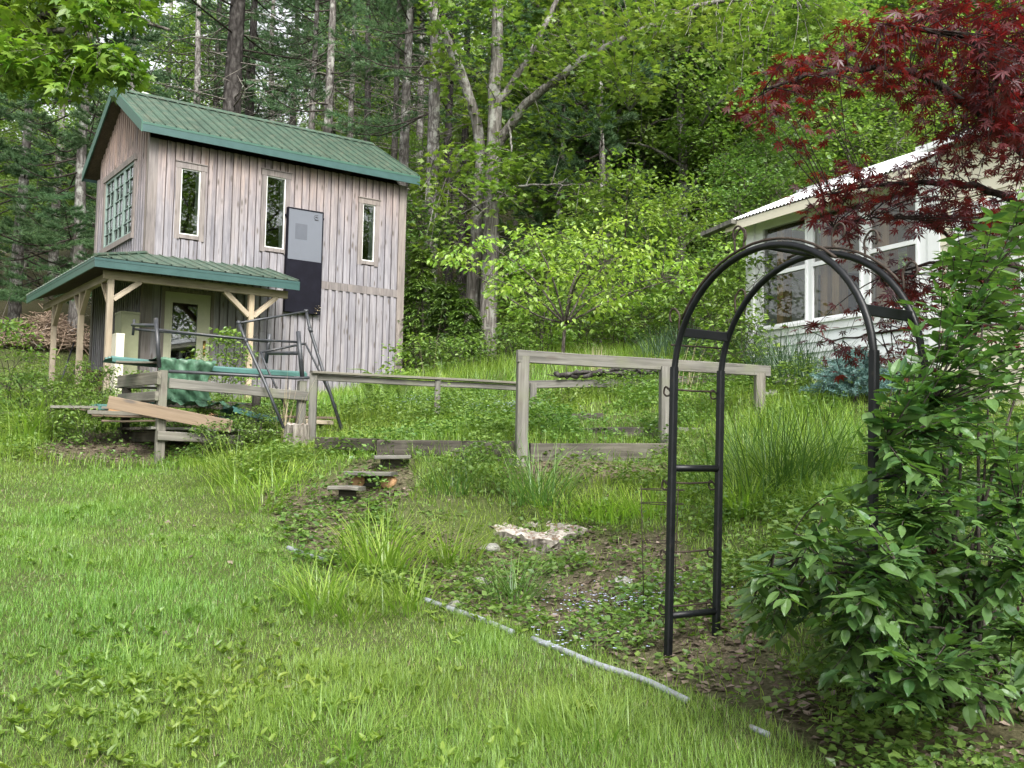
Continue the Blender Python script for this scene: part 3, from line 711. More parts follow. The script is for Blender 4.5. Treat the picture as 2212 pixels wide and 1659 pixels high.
# stove pipe cap behind the ridge
bb = Buf(); addtube(bb, [(.42, 2.3, 6.05), (.42, 2.3, 6.53)], .09, 16)
ch = link('stove_pipe', bb.mesh('stove_pipe', M['roof_white'], True), barn)
bb = Buf(); addtube(bb, [(.42, 2.3, 6.50), (.42, 2.3, 6.545), (.42, 2.3, 6.56), (.42, 2.3, 6.60)], [.15, .15, .145, .03], 18)
link('pipe_cap', bb.mesh('pipe_cap', M['vinyl'], True), ch)
# porch roof round two sides
PA, PB, PR, PK = -1.256, -1.557, 2.377, 4.2
JZ, EZ = 2.77, 2.335
pr_ = Buf()
for (v) in ([[0, 0, JZ], [PA, PB, EZ], [PR, PB, EZ], [PR, 0, JZ]], [[0, 0, JZ], [0, PK, JZ], [PA, PK, EZ], [PA, PB, EZ]]):
    v = np.array(v); lo = v.copy(); lo[:, 2] -= .13; v[:, 2] -= .03
    pr_.add(np.concatenate([lo, v]), q=BQ[:, ::-1])
proof = link('porch_roof', pr_.mesh('porch_roof', M['interior_wood']), barn)
def clipped_sheet(along, a_lo, a_hi, hipdir):
    prof = []
    nr = max(1, round((a_hi - a_lo) / .232)); pit = (a_hi - a_lo) / nr
    for k in range(nr):
        for dx, h in ((0, 0), (pit*.27, 0), (pit*.3, .006), (pit*.34, 0), (pit*.57, 0), (pit*.6, .006), (pit*.64, 0), (pit*.87, 0), (pit*.9, .026), (pit*.97, .026)): prof.append((a_lo + k * pit + dx, h))
    prof.append((a_hi, 0))
    V = []
    for x, h in prof:
        if along == 'a':
            f = 1.0 if x >= 0 else max(0.0, 1 - x / PA)      # how far up the slope this rib runs
            V += [(x, PB - .04, EZ - .011 + h), (x, PB * (1 - f), EZ + (JZ - EZ) * f + h + .004)]
        else:
            f = 1.0 if x >= 0 else max(0.0, 1 - x / PB)
            V += [(PA - .04, x, EZ - .013 + h), (PA * (1 - f), x, EZ + (JZ - EZ) * f + h + .004)]
    n_ = len(prof)
    Q = [[2*i, 2*i+2, 2*i+3, 2*i+1] for i in range(n_ - 1)]
    return np.array(V), np.array(Q) if along == 'a' else np.array(Q)[:, ::-1]
for lo, hi in ((PA, 0), (0, 1.2), (1.2, PR)):
    V, Q = clipped_sheet('a', lo, hi, 0); link('roof_panel', Buf().add(V, q=Q).mesh('roof_panel', M['roof_green']), proof)
for lo, hi in ((PB, 0), (0, 1.4), (1.4, 2.8), (2.8, PK)):
    V, Q = clipped_sheet('b', lo, hi, 0); link('roof_panel', Buf().add(V, q=Q).mesh('roof_panel', M['roof_green']), proof)
bb = Buf(); addtube(bb, [(PA - .02, PB - .02, EZ + .02), (0, 0, JZ + .025)], .035, 6); link('hip_cap', bb.mesh('hip_cap', M['roof_green']), proof)
box('fascia', M['fascia_teal'], proof, PA - .028, PR, PB - .028, PB, EZ - .18, EZ - .066)
box('drip_edge', M['fascia_teal'], proof, PA - .034, PR + .004, PB - .034, PB, EZ - .0655, EZ - .02)
box('fascia', M['trim_dark_green'], proof, PA - .028, PA, PB + .001, PK, EZ - .18, EZ - .066)
box('drip_edge', M['trim_dark_green'], proof, PA - .034, PA, PB + .001, PK, EZ - .0655, EZ - .02)
v = np.array([[PR, PB, EZ-.18], [PR+.02, PB, EZ-.18], [PR+.02, -.06, JZ-.18], [PR, -.06, JZ-.18], [PR, PB, EZ-.02], [PR+.02, PB, EZ-.02], [PR+.02, -.06, JZ-.02], [PR, -.06, JZ-.02]])
link('rake_board', hexa(Buf(), v).mesh('rake_board', M['fascia_teal']), proof)
# porch timber frame
def lb(nm, mat, p0, p1, w_, h): 
    Mx, L = frame_mat(p0, p1); return link(nm, beam_buf(L, w_, h, .004).mesh(nm, mat), barn, local=Mx)
pz = 2.02
lb('porch_beam', M['post_wood'], (PA + .2, -1.25, 2.09), (PR - .1, -1.25, 2.09), .09, .14)
lb('porch_beam', M['post_wood'], (-.93, -1.19, 2.085), (-.93, PK - .1, 2.085), .09, .14)
for a_, b_ in ((-.93, -1.25), (1.575, -1.25), (-.93, .78), (-.93, 3.1)):
    q = BC + a_ * BD1 + b_ * BD2
    zb_ = g1(*q) - BZ - .1
    lb('porch_post', M['post_wood'], (a_, b_, zb_), (a_, b_, pz), .10, .10)
for (p0, p1) in (((-.88, -1.25, 1.68), (-.44, -1.25, 2.03)), ((1.535, -1.25, 1.62), (1.07, -1.25, 2.03)), ((1.62, -1.25, 1.62), (2.07, -1.25, 2.03)),
                 ((-.93, -1.2, 1.62), (-.93, -.75, 2.03)), ((-.93, .83, 1.62), (-.93, 1.28, 2.03)), ((-.93, .73, 1.62), (-.93, .28, 2.03)), ((-.93, 3.05, 1.62), (-.93, 2.6, 2.03))):
    lb('brace', M['post_wood'], p0, p1, .09, .045 if p0[0] == p1[0] else .09)
box('porch_floor', M['grey_wood'], barn, PA + .25, PR - .1, PB + .25, -.06, -.25, -.07)
# things under the porch
bw = WM['barn']
cab = thing('cabinet', 'dull olive cabinet standing against the wall under the porch roof', 'cabinet', bw @ Vector((-.38, -.35, -.07)), BTH)
bb = addbox(Buf(), -.16, .16, -.16, .25, 0, 1.62); addbox(bb, -.17, .17, -.17, .26, 1.62, 1.66); link('body', bb.mesh('body', M['cabinet']), cab)
link('cabinet_door', addbox(Buf(), -.15, .15, -.178, -.161, .05, 1.6).mesh('cabinet_door', M['cabinet']), cab)
sb = thing('storage_box', 'pale box on the porch just right of the front corner post', 'box', bw @ Vector((-.64, -.75, -.07)), BTH)
link('body', addbox(Buf(), -.07, .07, -.15, .15, 0, 1.18).mesh('body', M['house_cream']), sb); link('lid', addbox(Buf(), -.074, .074, -.155, .155, 1.182, 1.215).mesh('lid', M['house_cream']), sb)
hb = Buf()
V, T, Q_ = tubev([(0, 0, 0), (0, .32, 0)], [.075, .07], 9); hb.add(V, t=T, q=Q_)
lm = hb.mesh('firewood_log', [M['log_end'], M['bark_dark']])
lm.polygons.foreach_set('material_index', np.array([0] * 18 + [1] * 9, np.int32))
for i in range(5):
    for j in range(5 - (i > 3)):
        q = bw @ Vector((-.72 + j * .155 + (.07 if i % 2 else 0), 1.55 + random.uniform(-.03, .03), .05 + i * .135))
        s = random.uniform(.85, 1.08)
        o = link('firewood_log', lm, local=Matrix.Translation(q) @ Matrix.Rotation(BTH, 4, 'Z') @ Matrix.Rotation(random.uniform(0, 6), 4, 'Y') @ Matrix.Diagonal((s, 1, s, 1)))
        tag(o, 'split firewood log stacked under the porch roof beside the barn gable', 'log', 'firewood logs stacked under the porch')
# solar air collector hung on the front wall
sc_ = thing('solar_collector', 'tall flat panel with grey upper half and black lower half hung on the barn wall', 'panel', bw @ Vector((2.71, -.05, 1.94)), BTH)
w_, h_ = .78, 2.13
bb = Buf()
for q in ((0, .02, 0, h_), (w_ - .02, w_, 0, h_), (.02, w_ - .02, 0, .03), (.02, w_ - .02, h_ - .02, h_)): addbox(bb, q[0], q[1], -.10, 0, q[2], q[3])
link('frame', bb.mesh('frame', M['collector_black']), sc_)
link('upper_sheet', addbox(Buf(), .021, w_ - .021, -.088, -.02, 1.075, h_ - .021).mesh('upper_sheet', M['collector_grey']), sc_)
link('lower_sheet', addbox(Buf(), .021, w_ - .021, -.092, -.02, .031, 1.073).mesh('lower_sheet', M['collector_black']), sc_)
link('vent_patch', addbox(Buf(), .17, .43, -.0905, -.0885, 1.50, 1.82).mesh('vent_patch', M['collector_patch']), sc_)
bb = Buf(); t_ = np.linspace(0, 2 * math.pi, 25)
addtube(bb, np.column_stack([.63 + .058 * np.cos(t_[4:22]), np.full(18, -.090), 2.0 + .05 * np.sin(t_[4:22])]), .005, 5)
for k in range(7):
    aa = math.radians(25 + k * 22); addtube(bb, [(.63 + .012 * math.cos(aa), -.09, 1.985 + .012 * math.sin(aa)), (.63 + .04 * math.cos(aa), -.09, 1.985 + .038 * math.sin(aa))], [.007, .003], 5)
addtube(bb, [(.585, -.09, 1.945), (.63, -.09, 1.937), (.675, -.09, 1.945)], .005, 5)
link('logo', bb.mesh('logo', M['collector_mark']), sc_)
link('bracket', addbox(Buf(), -.03, -.001, -.06, 0, 1.95, 1.99).mesh('bracket', M['collector_black']), sc_)
link('bracket', addbox(Buf(), w_ + .001, w_ + .03, -.06, 0, 1.98, 2.02).mesh('bracket', M['collector_black']), sc_)
bb = Buf(); r_ = np.random.default_rng(3); spray_leaves(bb, np.array([[.70, -.11, .11]]), 26, .05, .045, L_WIDE, r_, flat=.8)
link('dry_clump', bb.mesh('dry_clump', M['dry_grass']), sc_)

# ------------------------------------------------------------------ the white house on the right
HTH = -1.128; HC = at(1620, 700, 13.4)
HZ = 2.55
house = thing('white_house', 'white sunroom of a house with sash windows behind the red maple', 'house', (HC[0], HC[1], HZ), HTH)
def hz_(z): return z - HZ
HLn = 2.98
hw = Buf()
WIN = [(.26, 1.13, hz_(3.26), hz_(4.60)), (1.20, 2.04, hz_(3.26), hz_(4.60)), (2.13, 2.86, hz_(3.26), hz_(4.60))]
for r in rect_sub((0, HLn, hz_(3.15), hz_(4.72)), WIN): addbox(hw, r[0], r[1], -.02, .08, r[2], r[3])
addbox(hw, 0, HLn, 0, .08, -.5, hz_(3.149))
link('wall', hw.mesh('wall', M['house_white']), house)
bb = addbox(Buf(), 0, .08, .081, 2.4, -.5, hz_(4.68)); addbox(bb, .081, HLn - .001, 2.32, 2.4, -.5, hz_(3.4)); addbox(bb, .081, HLn - .001, 2.32, 2.4, hz_(4.5), hz_(4.75))
link('end_wall', bb.mesh('end_wall', M['house_white']), house)
box('floor', M['interior_wood'], house, .081, HLn, .081, 2.319, hz_(2.85), hz_(2.95))
# lap siding below the windows: boards seen one by one
for k, (z0, z1) in enumerate(((3.005, 3.145), (2.88, 3.01), (2.755, 2.885), (2.63, 2.76))):
    v = np.array([[.13, -.034, hz_(z0)], [HLn, -.034, hz_(z0)], [HLn, -.001, hz_(z0)], [.13, -.001, hz_(z0)], [.13, -.016, hz_(z1)], [HLn, -.016, hz_(z1)], [HLn, -.001, hz_(z1)], [.13, -.001, hz_(z1)]])
    link('siding_board', hexa(Buf(), v).mesh('siding_board', M['house_grey']), house)
box('belt_board', M['house_white'], house, .13, HLn, -.045, -.0205, hz_(3.13), hz_(3.245))
bb = addbox(Buf(), -.03, .125, -.05, -.0205, -.5, hz_(4.69)); addbox(bb, -.03, -.001, -.02, .12, -.5, hz_(4.69)); link('corner_board', bb.mesh('corner_board', M['house_white']), house)
for (a0, a1, z0, z1) in WIN:
    b = Buf(); t = .035
    addbox(b, a0 + .002, a0 + t, -.035, .04, z0, z1); addbox(b, a1 - t, a1 - .002, -.035, .04, z0, z1); addbox(b, a0 + t, a1 - t, -.034, .04, z0, z0 + t); addbox(b, a0 + t, a1 - t, -.034, .04, z1 - t, z1)
    zm = hz_(3.955); addbox(b, a0 + t, a1 - t, -.038, .02, zm - .025, zm + .025)
    f = link('window', b.mesh('window', M['white_trim']), house)
    link('pane', addbox(Buf(), a0 + t, a1 - t, .0, .004, zm + .025, z1 - t).mesh('pane', M['house_glass']), f)
    link('pane', addbox(Buf(), a0 + t, a1 - t, -.012, -.008, z0 + t, zm - .025).mesh('pane', M['house_glass']), f)
    link('sill', addbox(Buf(), a0 - .02, a1 + .02, -.075, -.0355, z0 - .035, z0 - .001).mesh('sill', M['white_trim']), f)
for a_ in (.42, 1.22, 1.42, 2.1, 2.2, 2.75):
    box('stud', M['stud_wood'], house, a_, a_ + .12, .10, .24, hz_(2.95), hz_(4.7))
box('inner_board', M['stud_wood'], house, .1, HLn - .05, 2.29, 2.318, hz_(2.95), hz_(3.38))
for a_ in (.6, 1.6, 2.4):
    box('stud', M['stud_wood'], house, a_, a_ + .09, 2.2, 2.3, hz_(2.95), hz_(4.7))
box('header', M['interior_wood'], house, .1, HLn - .05, .10, .2, hz_(4.55), hz_(4.7))
v = np.array([[.2, 1.0, hz_(4.05)], [1.0, 1.05, hz_(4.05)], [1.0, 1.1, hz_(4.05)], [.2, 1.05, hz_(4.05)], [.2, 1.0, hz_(4.62)], [1.0, 1.05, hz_(4.62)], [1.0, 1.1, hz_(4.62)], [.2, 1.05, hz_(4.62)]])
link('inner_panel', hexa(Buf(), v).mesh('inner_panel', M['yellow_panel']), house)
box('inner_panel', M['yellow_panel'], house, 1.75, 2.7, 1.2, 1.24, hz_(4.15), hz_(4.62))
# roof: corrugated white sheets
ez, rz2 = 4.72, 5.28; eb, rb_ = -.25, 1.0
bb = Buf()
for (ya, za, yb, zb_) in ((eb, hz_(ez), rb_, hz_(rz2)), (2.65, hz_(4.62), rb_, hz_(rz2))):
    v = np.array([[-.18, ya, za - .012], [HLn, ya, za - .012], [HLn, yb, zb_ - .012], [-.18, yb, zb_ - .012]]); lo = v.copy(); lo[:, 2] -= .07
    bb.add(np.concatenate([lo, v]), q=BQ if ya < yb else BQ[:, ::-1])
hroof = link('roof', bb.mesh('roof', M['house_cream']), house)
def corrug(x0, x1, ya, za, yb, zb_, pitch=.066, amp=.012):
    n_ = int((x1 - x0) / pitch * 6); xs = np.linspace(x0, x1, n_ + 1); h = amp * np.sin(xs / pitch * 2 * math.pi) + amp
    V = np.concatenate([np.column_stack([xs, np.full_like(xs, ya), za + h]), np.column_stack([xs, np.full_like(xs, yb), zb_ + h])])
    Q = np.array([[i, i + 1, n_ + 2 + i, n_ + 1 + i] for i in range(n_)])
    return V, Q if ya < yb else Q[:, ::-1]
for k in range(4):
    x0 = -.2 + k * .795; x1 = x0 + .795
    V, Q = corrug(x0, x1, eb - .04, hz_(ez) - .012, rb_, hz_(rz2) + .002); link('roof_panel', Buf().add(V, q=Q).mesh('roof_panel', M['roof_white'], True), hroof)
    V, Q = corrug(x0, x1, 2.69, hz_(4.6), rb_, hz_(rz2) + .002); link('roof_panel', Buf().add(V, q=Q).mesh('roof_panel', M['roof_white'], True), hroof)
bb = Buf(); addtube(bb, [(-.22, rb_, hz_(rz2) + .03), (HLn + .02, rb_, hz_(rz2) + .03)], .035, 8); link('ridge_cap', bb.mesh('ridge_cap', M['roof_white'], True), hroof)
box('fascia', M['house_cream'], hroof, -.18, HLn, eb - .022, eb - .001, hz_(ez) - .13, hz_(ez) - .02)
v8 = []
for z_off in (-.14, -.015):
    for (y, z) in ((eb, hz_(ez)), (rb_, hz_(rz2))): v8.append([(-.205, y, z + z_off), (-.181, y, z + z_off)])
v8 = [v8[0][0], v8[0][1], v8[1][1], v8[1][0], v8[2][0], v8[2][1], v8[3][1], v8[3][0]]
link('rake_board', hexa(Buf(), np.array(v8)).mesh('rake_board', M['house_cream']), hroof)
bb = Buf(); v = np.array([[-.62, -.36, -.02], [.06, -.36, .03], [.06, -.25, .03], [-.62, -.25, -.02], [-.62, -.36, .03], [.06, -.36, .09], [.06, -.25, .09], [-.62, -.25, .03]]); v[:, 2] += hz_(4.63)
link('gutter_end', hexa(bb, v).mesh('gutter_end', M['grey_wood']), hroof)
# taller cream part of the same house
bb = Buf(); CX0 = HLn + .003
CW = [(3.38, 4.15, hz_(3.0), hz_(4.15)), (4.5, 5.3, hz_(3.0), hz_(4.15))]
for r in rect_sub((CX0, 7.5, -.6, hz_(4.84)), CW): addbox(bb, r[0], r[1], .0, .1, r[2], r[3])
addbox(bb, CX0, CX0 + .1, .101, 4, -.6, hz_(4.84)); addbox(bb, 7.4, 7.5, .101, 4, -.6, hz_(4.84))
wing = thing('house_wing', 'taller cream sided part of the house joined to the white sunroom', 'house', (HC[0], HC[1], HZ), HTH)
link('wall', bb.mesh('wall', M['house_cream']), wing)
for k in range(22):
    z0 = -.5 + k * .15
    for r in rect_sub((CX0 + .16, 7.5, z0, z0 + .148), [tuple(v + s for v, s in zip(c_, (-.08, .08, -.08, .08))) for c_ in CW]):
        if r[3] - r[2] < .03 or r[3] > hz_(4.83): continue
        v = np.array([[r[0], -.022, r[2]], [r[1], -.022, r[2]], [r[1], -.001, r[2]], [r[0], -.001, r[2]], [r[0], -.008, r[3]], [r[1], -.008, r[3]], [r[1], -.001, r[3]], [r[0], -.001, r[3]]])
        link('siding_board', hexa(Buf(), v).mesh('siding_board', M['house_cream']), wing)
box('corner_board', M['house_white'], wing, CX0, CX0 + .155, -.03, -.001, -.6, hz_(4.83))
for (a0, a1, z0, z1) in CW:
    b = Buf(); t = .05
    addbox(b, a0 - .075, a0 + t, -.04, .05, z0 - .075, z1 + .075); addbox(b, a1 - t, a1 + .075, -.04, .05, z0 - .075, z1 + .075); addbox(b, a0 + t, a1 - t, -.039, .05, z0 - .075, z0 + t); addbox(b, a0 + t, a1 - t, -.039, .05, z1 - t, z1 + .075)
    zm = (z0 + z1) / 2; addbox(b, a0 + t, a1 - t, -.03, .03, zm - .025, zm + .025)
    f = link('window', b.mesh('window', M['white_trim']), wing)
    link('pane', addbox(Buf(), a0 + t, a1 - t, .0, .004, z0 + t, z1 - t).mesh('pane', M['house_glass']), f)
bb = Buf(); v = np.array([[CX0 + .02, -.22, hz_(4.845)], [7.8, -.22, hz_(4.845)], [7.8, 2, hz_(5.35)], [CX0 + .02, 2, hz_(5.35)], [CX0 + .02, -.22, hz_(4.91)], [7.8, -.22, hz_(4.91)], [7.8, 2, hz_(5.42)], [CX0 + .02, 2, hz_(5.42)]])
hexa(bb, v); v2 = v.copy(); v2[[2, 3, 6, 7], 1] = 2.001; v2[[0, 1, 4, 5], 1] = 4.35; hexa(bb, v2[[3, 2, 1, 0, 7, 6, 5, 4]])
link('roof', bb.mesh('roof', M['roof_white']), wing)
# dark barrel inside the sunroom
tk = thing('barrel', 'large dark plastic barrel inside the sunroom behind the left window', 'barrel', WM['white_house'] @ Vector((1.0, .62, hz_(2.95))), 0)
bb = Buf(); addtube(bb, [(0, 0, z) for z in (0, .04, .42, .44, .48, .50, .84, .87, .90)], [.40, .42, .43, .45, .45, .43, .43, .42, .36], 28); link('body', bb.mesh('body', M['barrel'], True), tk)
bb = Buf(); addtube(bb, [(0, 0, .88), (0, 0, .91), (0, 0, .93)], [.44, .44, .40], 28); link('rim', bb.mesh('rim', M['barrel'], True), tk)
# ------------------------------------------------------------------ weathered railings beside the terrace steps
def tp(px, py, d): return Vector(at(px, py, d))
def railing(label, posts, rails, group=None, mat='grey_wood'):
    """posts: (px, top y, d, width); rails: ((px,py,d),(px,py,d), width, height)"""
    p0 = gat(posts[0][0], posts[0][2])
    r = thing('wooden_railing', label, 'railing', p0, 0, group)
    for (px, yt, d, w_) in posts:
        t = at(px, yt, d); zb = g1(t[0], t[1]) - .15
        post('post', M[mat], r, (t[0], t[1], zb), t[2] - zb, w_, random.uniform(-.1, .1) + .1)
    for (a, b, w_, h_) in rails:
        beam('rail', M[mat], r, tp(*a), tp(*b), w_, h_, .006, wob=.004, seg=4)
    return r
railing('weathered waist high railing with the thickest post at its left end',
        [(1130,770,9.3,.105),(1437,792,10.07,.10),(1641,806,10.72,.10)], [((1117,769,9.24),(1662,802,10.78),.04,.115)])
railing('low grey railing with thin cap rail starting at the upright stump',
        [(678,806,11.5,.085),(946,816,12.2,.07)], [((672,804,11.46),(1122,828,12.74),.12,.03),((680,815,11.5),(1122,838,12.74),.035,.07)])
railing('rear railing with a dead vine lying along it behind the thick post',
        [(1152,828,12.8,.08)], [((1140,831,12.85),(1425,827,12.9),.05,.10),((1425,824,12.8),(1600,815,12.4),.05,.10)])
# dead vine lying on the rear rail
vb = Buf(); rr = np.random.default_rng(4)
V0, V1 = at(1192,812,12.8), at(1422,808,12.86)
for k in range(7):
    t = np.linspace(0, 1, 14)[:, None]; P = V0 * (1 - t) + V1 * t + rr.normal(0, .028, (14, 3)); P[:, 2] += .02
    addtube(vb, P[rr.integers(0, 4):14 - rr.integers(0, 3)], .018 + .02 * rr.random(), 6)
for k in range(40):
    t = rr.random(); p = V0 * (1 - t) + V1 * t; addtube(vb, [p, p + rr.normal(0, .06, 3) + [0, 0, .03]], [.008, .003], 4)
tag(link('vine_stem', vb.mesh('vine_stem', M['bark_dark'], True)), 'dead dark vine stem lying along the rear rail of the terrace', 'vine')

# ------------------------------------------------------------------ terrace timbers and steps
def timber(p, q, h, w_, label, mat='dark_wood', name='timber', cat='timber', grp='timbers edging the terraces'):
    a, b = tp(*p), tp(*q)
    o = beam(name, M[mat], None, a, b, w_, h, .006, wob=.003, seg=3)
    return tag(o, label, cat, grp)
timber((1140,979,9.42),(1442,978,9.98),.185,.14,'broad grey timber between the two big railing posts, upper of the front wall','old_timber')
timber((1110,1021,9.40),(1425,1017,9.96),.16,.14,'dark lower timber under the broad grey one, half hidden by grass')
timber((820,968,9.75),(1118,970,9.40),.15,.14,'dark timber left of the thick railing post behind the small steps')
timber((1000,1003,9.40),(1116,1008,9.32),.15,.14,'short black timber low against the left of the thick railing post')
timber((690,957,10.4),(822,961,9.8),.12,.12,'thin mossy timber in the grass right of the upright stump')
timber((1140,941,10.35),(1424,938,10.45),.145,.14,'dark timber riser on the second terrace between the railing posts')
timber((1450,930,10.5),(1535,933,10.6),.07,.14,'short grey timber just right of the second railing post','grey_wood')
timber((1010,928,10.6),(1130,935,10.35),.10,.12,'narrow dark timber left of the thick post on the second terrace')
timber((1150,906,11.2),(1300,903,11.3),.11,.12,'dark timber riser on the third terrace, highest in the grass')
timber((1330,886,12.0),(1420,885,12.05),.08,.12,'small weathered timber at the top terrace in tall grass','grey_wood')
def step(name, pts, th_, dp, label):
    (a, b) = (tp(*pts[0]), tp(*pts[1]))
    s = thing('garden_step', label, 'step', (a + b) / 2, 0, 'small plank steps up the bank')
    beam('tread', M['grey_wood'], s, a, b, dp, th_, .006, wob=.003, seg=3)
    v = (b - a).normalized(); z = Vector((0, 0, 1)); back = Vector((-v.y, v.x, 0)) * .03
    a2, b2 = a + v * .06 - z * (th_ / 2 + .05) + back, b - v * .06 - z * (th_ / 2 + .05) + back
    beam('riser', M['dark_wood'], s, a2, b2, .04, .095, .006)
step('s', ((808,988,9.3),(886,987,9.35)), .035, .26, 'topmost of three small plank steps below the terrace')
step('s', ((752,1022,8.95),(852,1024,8.9)), .035, .26, 'middle plank step with a rotten brown log beneath it')
step('s', ((716,1053,8.65),(782,1056,8.62)), .032, .24, 'lowest plank step, short and half sunk in leaf litter')
for px, py, d, L, lab in ((775,1038,8.98,.12,'rotten reddish log end under the middle plank step'), (838,1042,8.95,.1,'crumbling brown log right under the middle plank step')):
    p = at(px, py, d); bb = Buf(); addtube(bb, [p + [0, -.06, 0], p + [.02, .14, 0]], [.06, .055], 9)
    tag(link('log', bb.mesh('log', M['stud_wood'], True)), lab, 'log')

# ------------------------------------------------------------------ stumps, stones, pipe
def stump(c, rad, h, n_, seed, mat_side, mat_top, label, irr=.16, wx=1.0, rough=.03, tilt=0.0):
    r = np.random.default_rng(seed); ang = np.arange(n_) * 2 * math.pi / n_
    rad_ = rad * (1 + irr * np.sin(ang * 2 + r.uniform(0, 6)) * .35 + irr * np.sin(ang * 3 + r.uniform(0, 6)) * .4 + irr * np.sin(ang * 5 + r.uniform(0, 6)) * .2)
    s = thing('stump', label, 'stump', c)
    s.matrix_basis = s.matrix_basis @ Matrix.Rotation(tilt, 4, 'X'); WM[s.name] = s.matrix_basis.copy()
    b = Buf(); rows = []
    for zf, k in ((-.12 / max(h, .1), 1.22), (.1, 1.12), (.5, 1.02), (.85, 1.0), (1.0, .95)):
        rk = rad_ * k * (1 + r.normal(0, irr * .11, n_)); rows.append(np.column_stack([np.cos(ang) * rk * wx, np.sin(ang) * rk, np.full(n_, h * zf) + (r.normal(0, rough, n_) if zf == 1.0 else 0)]))
    V = np.concatenate(rows)
    b.add(V, q=[[i*n_+k, i*n_+(k+1)%n_, (i+1)*n_+(k+1)%n_, (i+1)*n_+k] for i in range(4) for k in range(n_)])
    link('bark', b.mesh('bark', M[mat_side], False), s)
    b = Buf(); top = rows[-1]; V = [top * [1, 1, 1]]
    for k, f in enumerate((.82, .6, .38, .16)):
        q = top * [f, f, 1]; q[:, 2] = h + r.normal(0, rough * .8, n_) + .008 - .05 * h * (k == 2) - .35 * h * (k == 3); V.append(q)
    V = np.concatenate(V + [np.array([[0, 0, h * .6]])]); m_ = 5 * n_
    b.add(V, q=[[i*n_+k, i*n_+(k+1)%n_, (i+1)*n_+(k+1)%n_, (i+1)*n_+k] for i in range(4) for k in range(n_)], t=[[4*n_+k, 4*n_+(k+1)%n_, m_] for k in range(n_)])
    link('cut_face', b.mesh('cut_face', M[mat_top], False), s)
    return s
q = gp(1163, 1182); stump((q[0], q[1] + .22, q[2] - .01), .30, .135, 40, 8, 'bark_weathered', 'cut_wood', 'broad pale cut stump low to the ground in the bare garden soil', .34, 1.2, .009, math.radians(12))
q = at(637, 985, 11.2); stump((q[0], q[1] + .1, g1(q[0], q[1]) - .02), .145, .27, 22, 5, 'bark_weathered', 'cut_wood', 'upright cut log standing at the corner of the low railing', .12, 1.0, .012)
def stone(px, py, s_, seed, label, dd=None):
    r = np.random.default_rng(seed); q = gp(px, py) if dd is None else gat(px, dd); b = Buf()
    u = np.linspace(0, math.pi, 7); vv = np.arange(9) * 2 * math.pi / 9; V = []
    for a in u:
        for c_ in vv:
            k = 1 + r.normal(0, .12); V.append([math.sin(a) * math.cos(c_) * s_ * k * 1.3, math.sin(a) * math.sin(c_) * s_ * k, math.cos(a) * s_ * .55 * k])
    b.add(V, q=[[i*9+k, (i+1)*9+k, (i+1)*9+(k+1)%9, i*9+(k+1)%9] for i in range(6) for k in range(9)])
    o = link('stone', b.mesh('stone', M['stone']), local=Matrix.Translation(Vector((q[0], q[1], q[2] + s_ * .25))) @ Matrix.Rotation(r.uniform(0, 6), 4, 'Z'))
    tag(o, label, 'stone')
stone(1703, 858, .17, 1, 'pale flat stone in grass just right of the rightmost railing post', 11.6)
stone(1748, 864, .15, 2, 'pale stone beside the small blue spruce', 11.4)
stone(1660, 866, .10, 3, 'small stone at the foot of the rightmost railing post', 11.2)
stone(1058, 1193, .07, 5, 'fist sized stone against the left edge of the broad stump')
stone(1040, 1262, .05, 6, 'small round stone beside the grass clump below the stump')
stone(985, 1312, .045, 7, 'small stone in bare soil above the pale pipe')
stone(1345, 1262, .055, 8, 'small pale stone in bare soil left of the arch')
stone(1000, 900, .10, 9, 'grey stone among the blue flowers on the upper terrace', 12.3)
def pipe(pts, label, r_=.017):
    P = np.array([gp(*q) for q in pts]); P[:, 2] += r_ * .75
    tag(tube('pipe', M['pvc'], None, curve_pts(P, 24), r_, 10), label, 'pipe', 'pale plastic pipe pieces on the ground')
pipe([(917,1302),(985,1326),(1052,1350),(1108,1374)], 'pale grey plastic pipe on the ground below the wide stump, leftmost long length')
pipe([(1150,1388),(1222,1415),(1290,1442),(1390,1478),(1484,1521)], 'longest pale grey plastic pipe on the ground left of the black arch')
pipe([(622,1189),(662,1202),(704,1218)], 'short buried length of pale pipe far up the lawn edge')
pipe([(1622,1578),(1640,1587),(1660,1597)], 'tiny pale pipe end half buried under the green bush', .013)

# ------------------------------------------------------------------ black garden arch
A0 = np.array([.825, 5.28]); A1 = np.array([1.506, 4.27]); AW = np.linalg.norm(A1 - A0); AU = (A1 - A0) / AW; AN = np.array([AU[1] * -1, AU[0]]) * 1.0
AN = np.array([-AU[1], AU[0]]); AD = .34
arch = thing('garden_arch', 'black metal garden arch with hooks and rungs standing on the lawn edge', 'arch', (A0[0], A0[1], .55))
def ap(s, n_, z): q = A0 + AU * s + AN * n_; return np.array([q[0] + (z - .55) * .012, q[1], z])
zj = 2.06
for (s, n_) in ((0, 0), (0, AD), (AW, 0), (AW, AD)):
    q = ap(s, n_, .55); zb = g1(q[0], q[1]) - .08
    M_, L_ = frame_mat(ap(s, n_, zb), ap(s, n_, zj), math.atan2(AU[1], AU[0]))
    link('post', beam_buf(L_, .037, .037, .006).mesh('post', M['black_metal']), arch, world=M_)
def arc_pt(t, n_, off=0.0):
    a = math.pi * (1 - t); rx, rz = AW / 2 + off, .60 + off
    return ap(AW / 2 + rx * math.cos(a), n_, zj - .06 + rz * max(0, math.sin(a)))
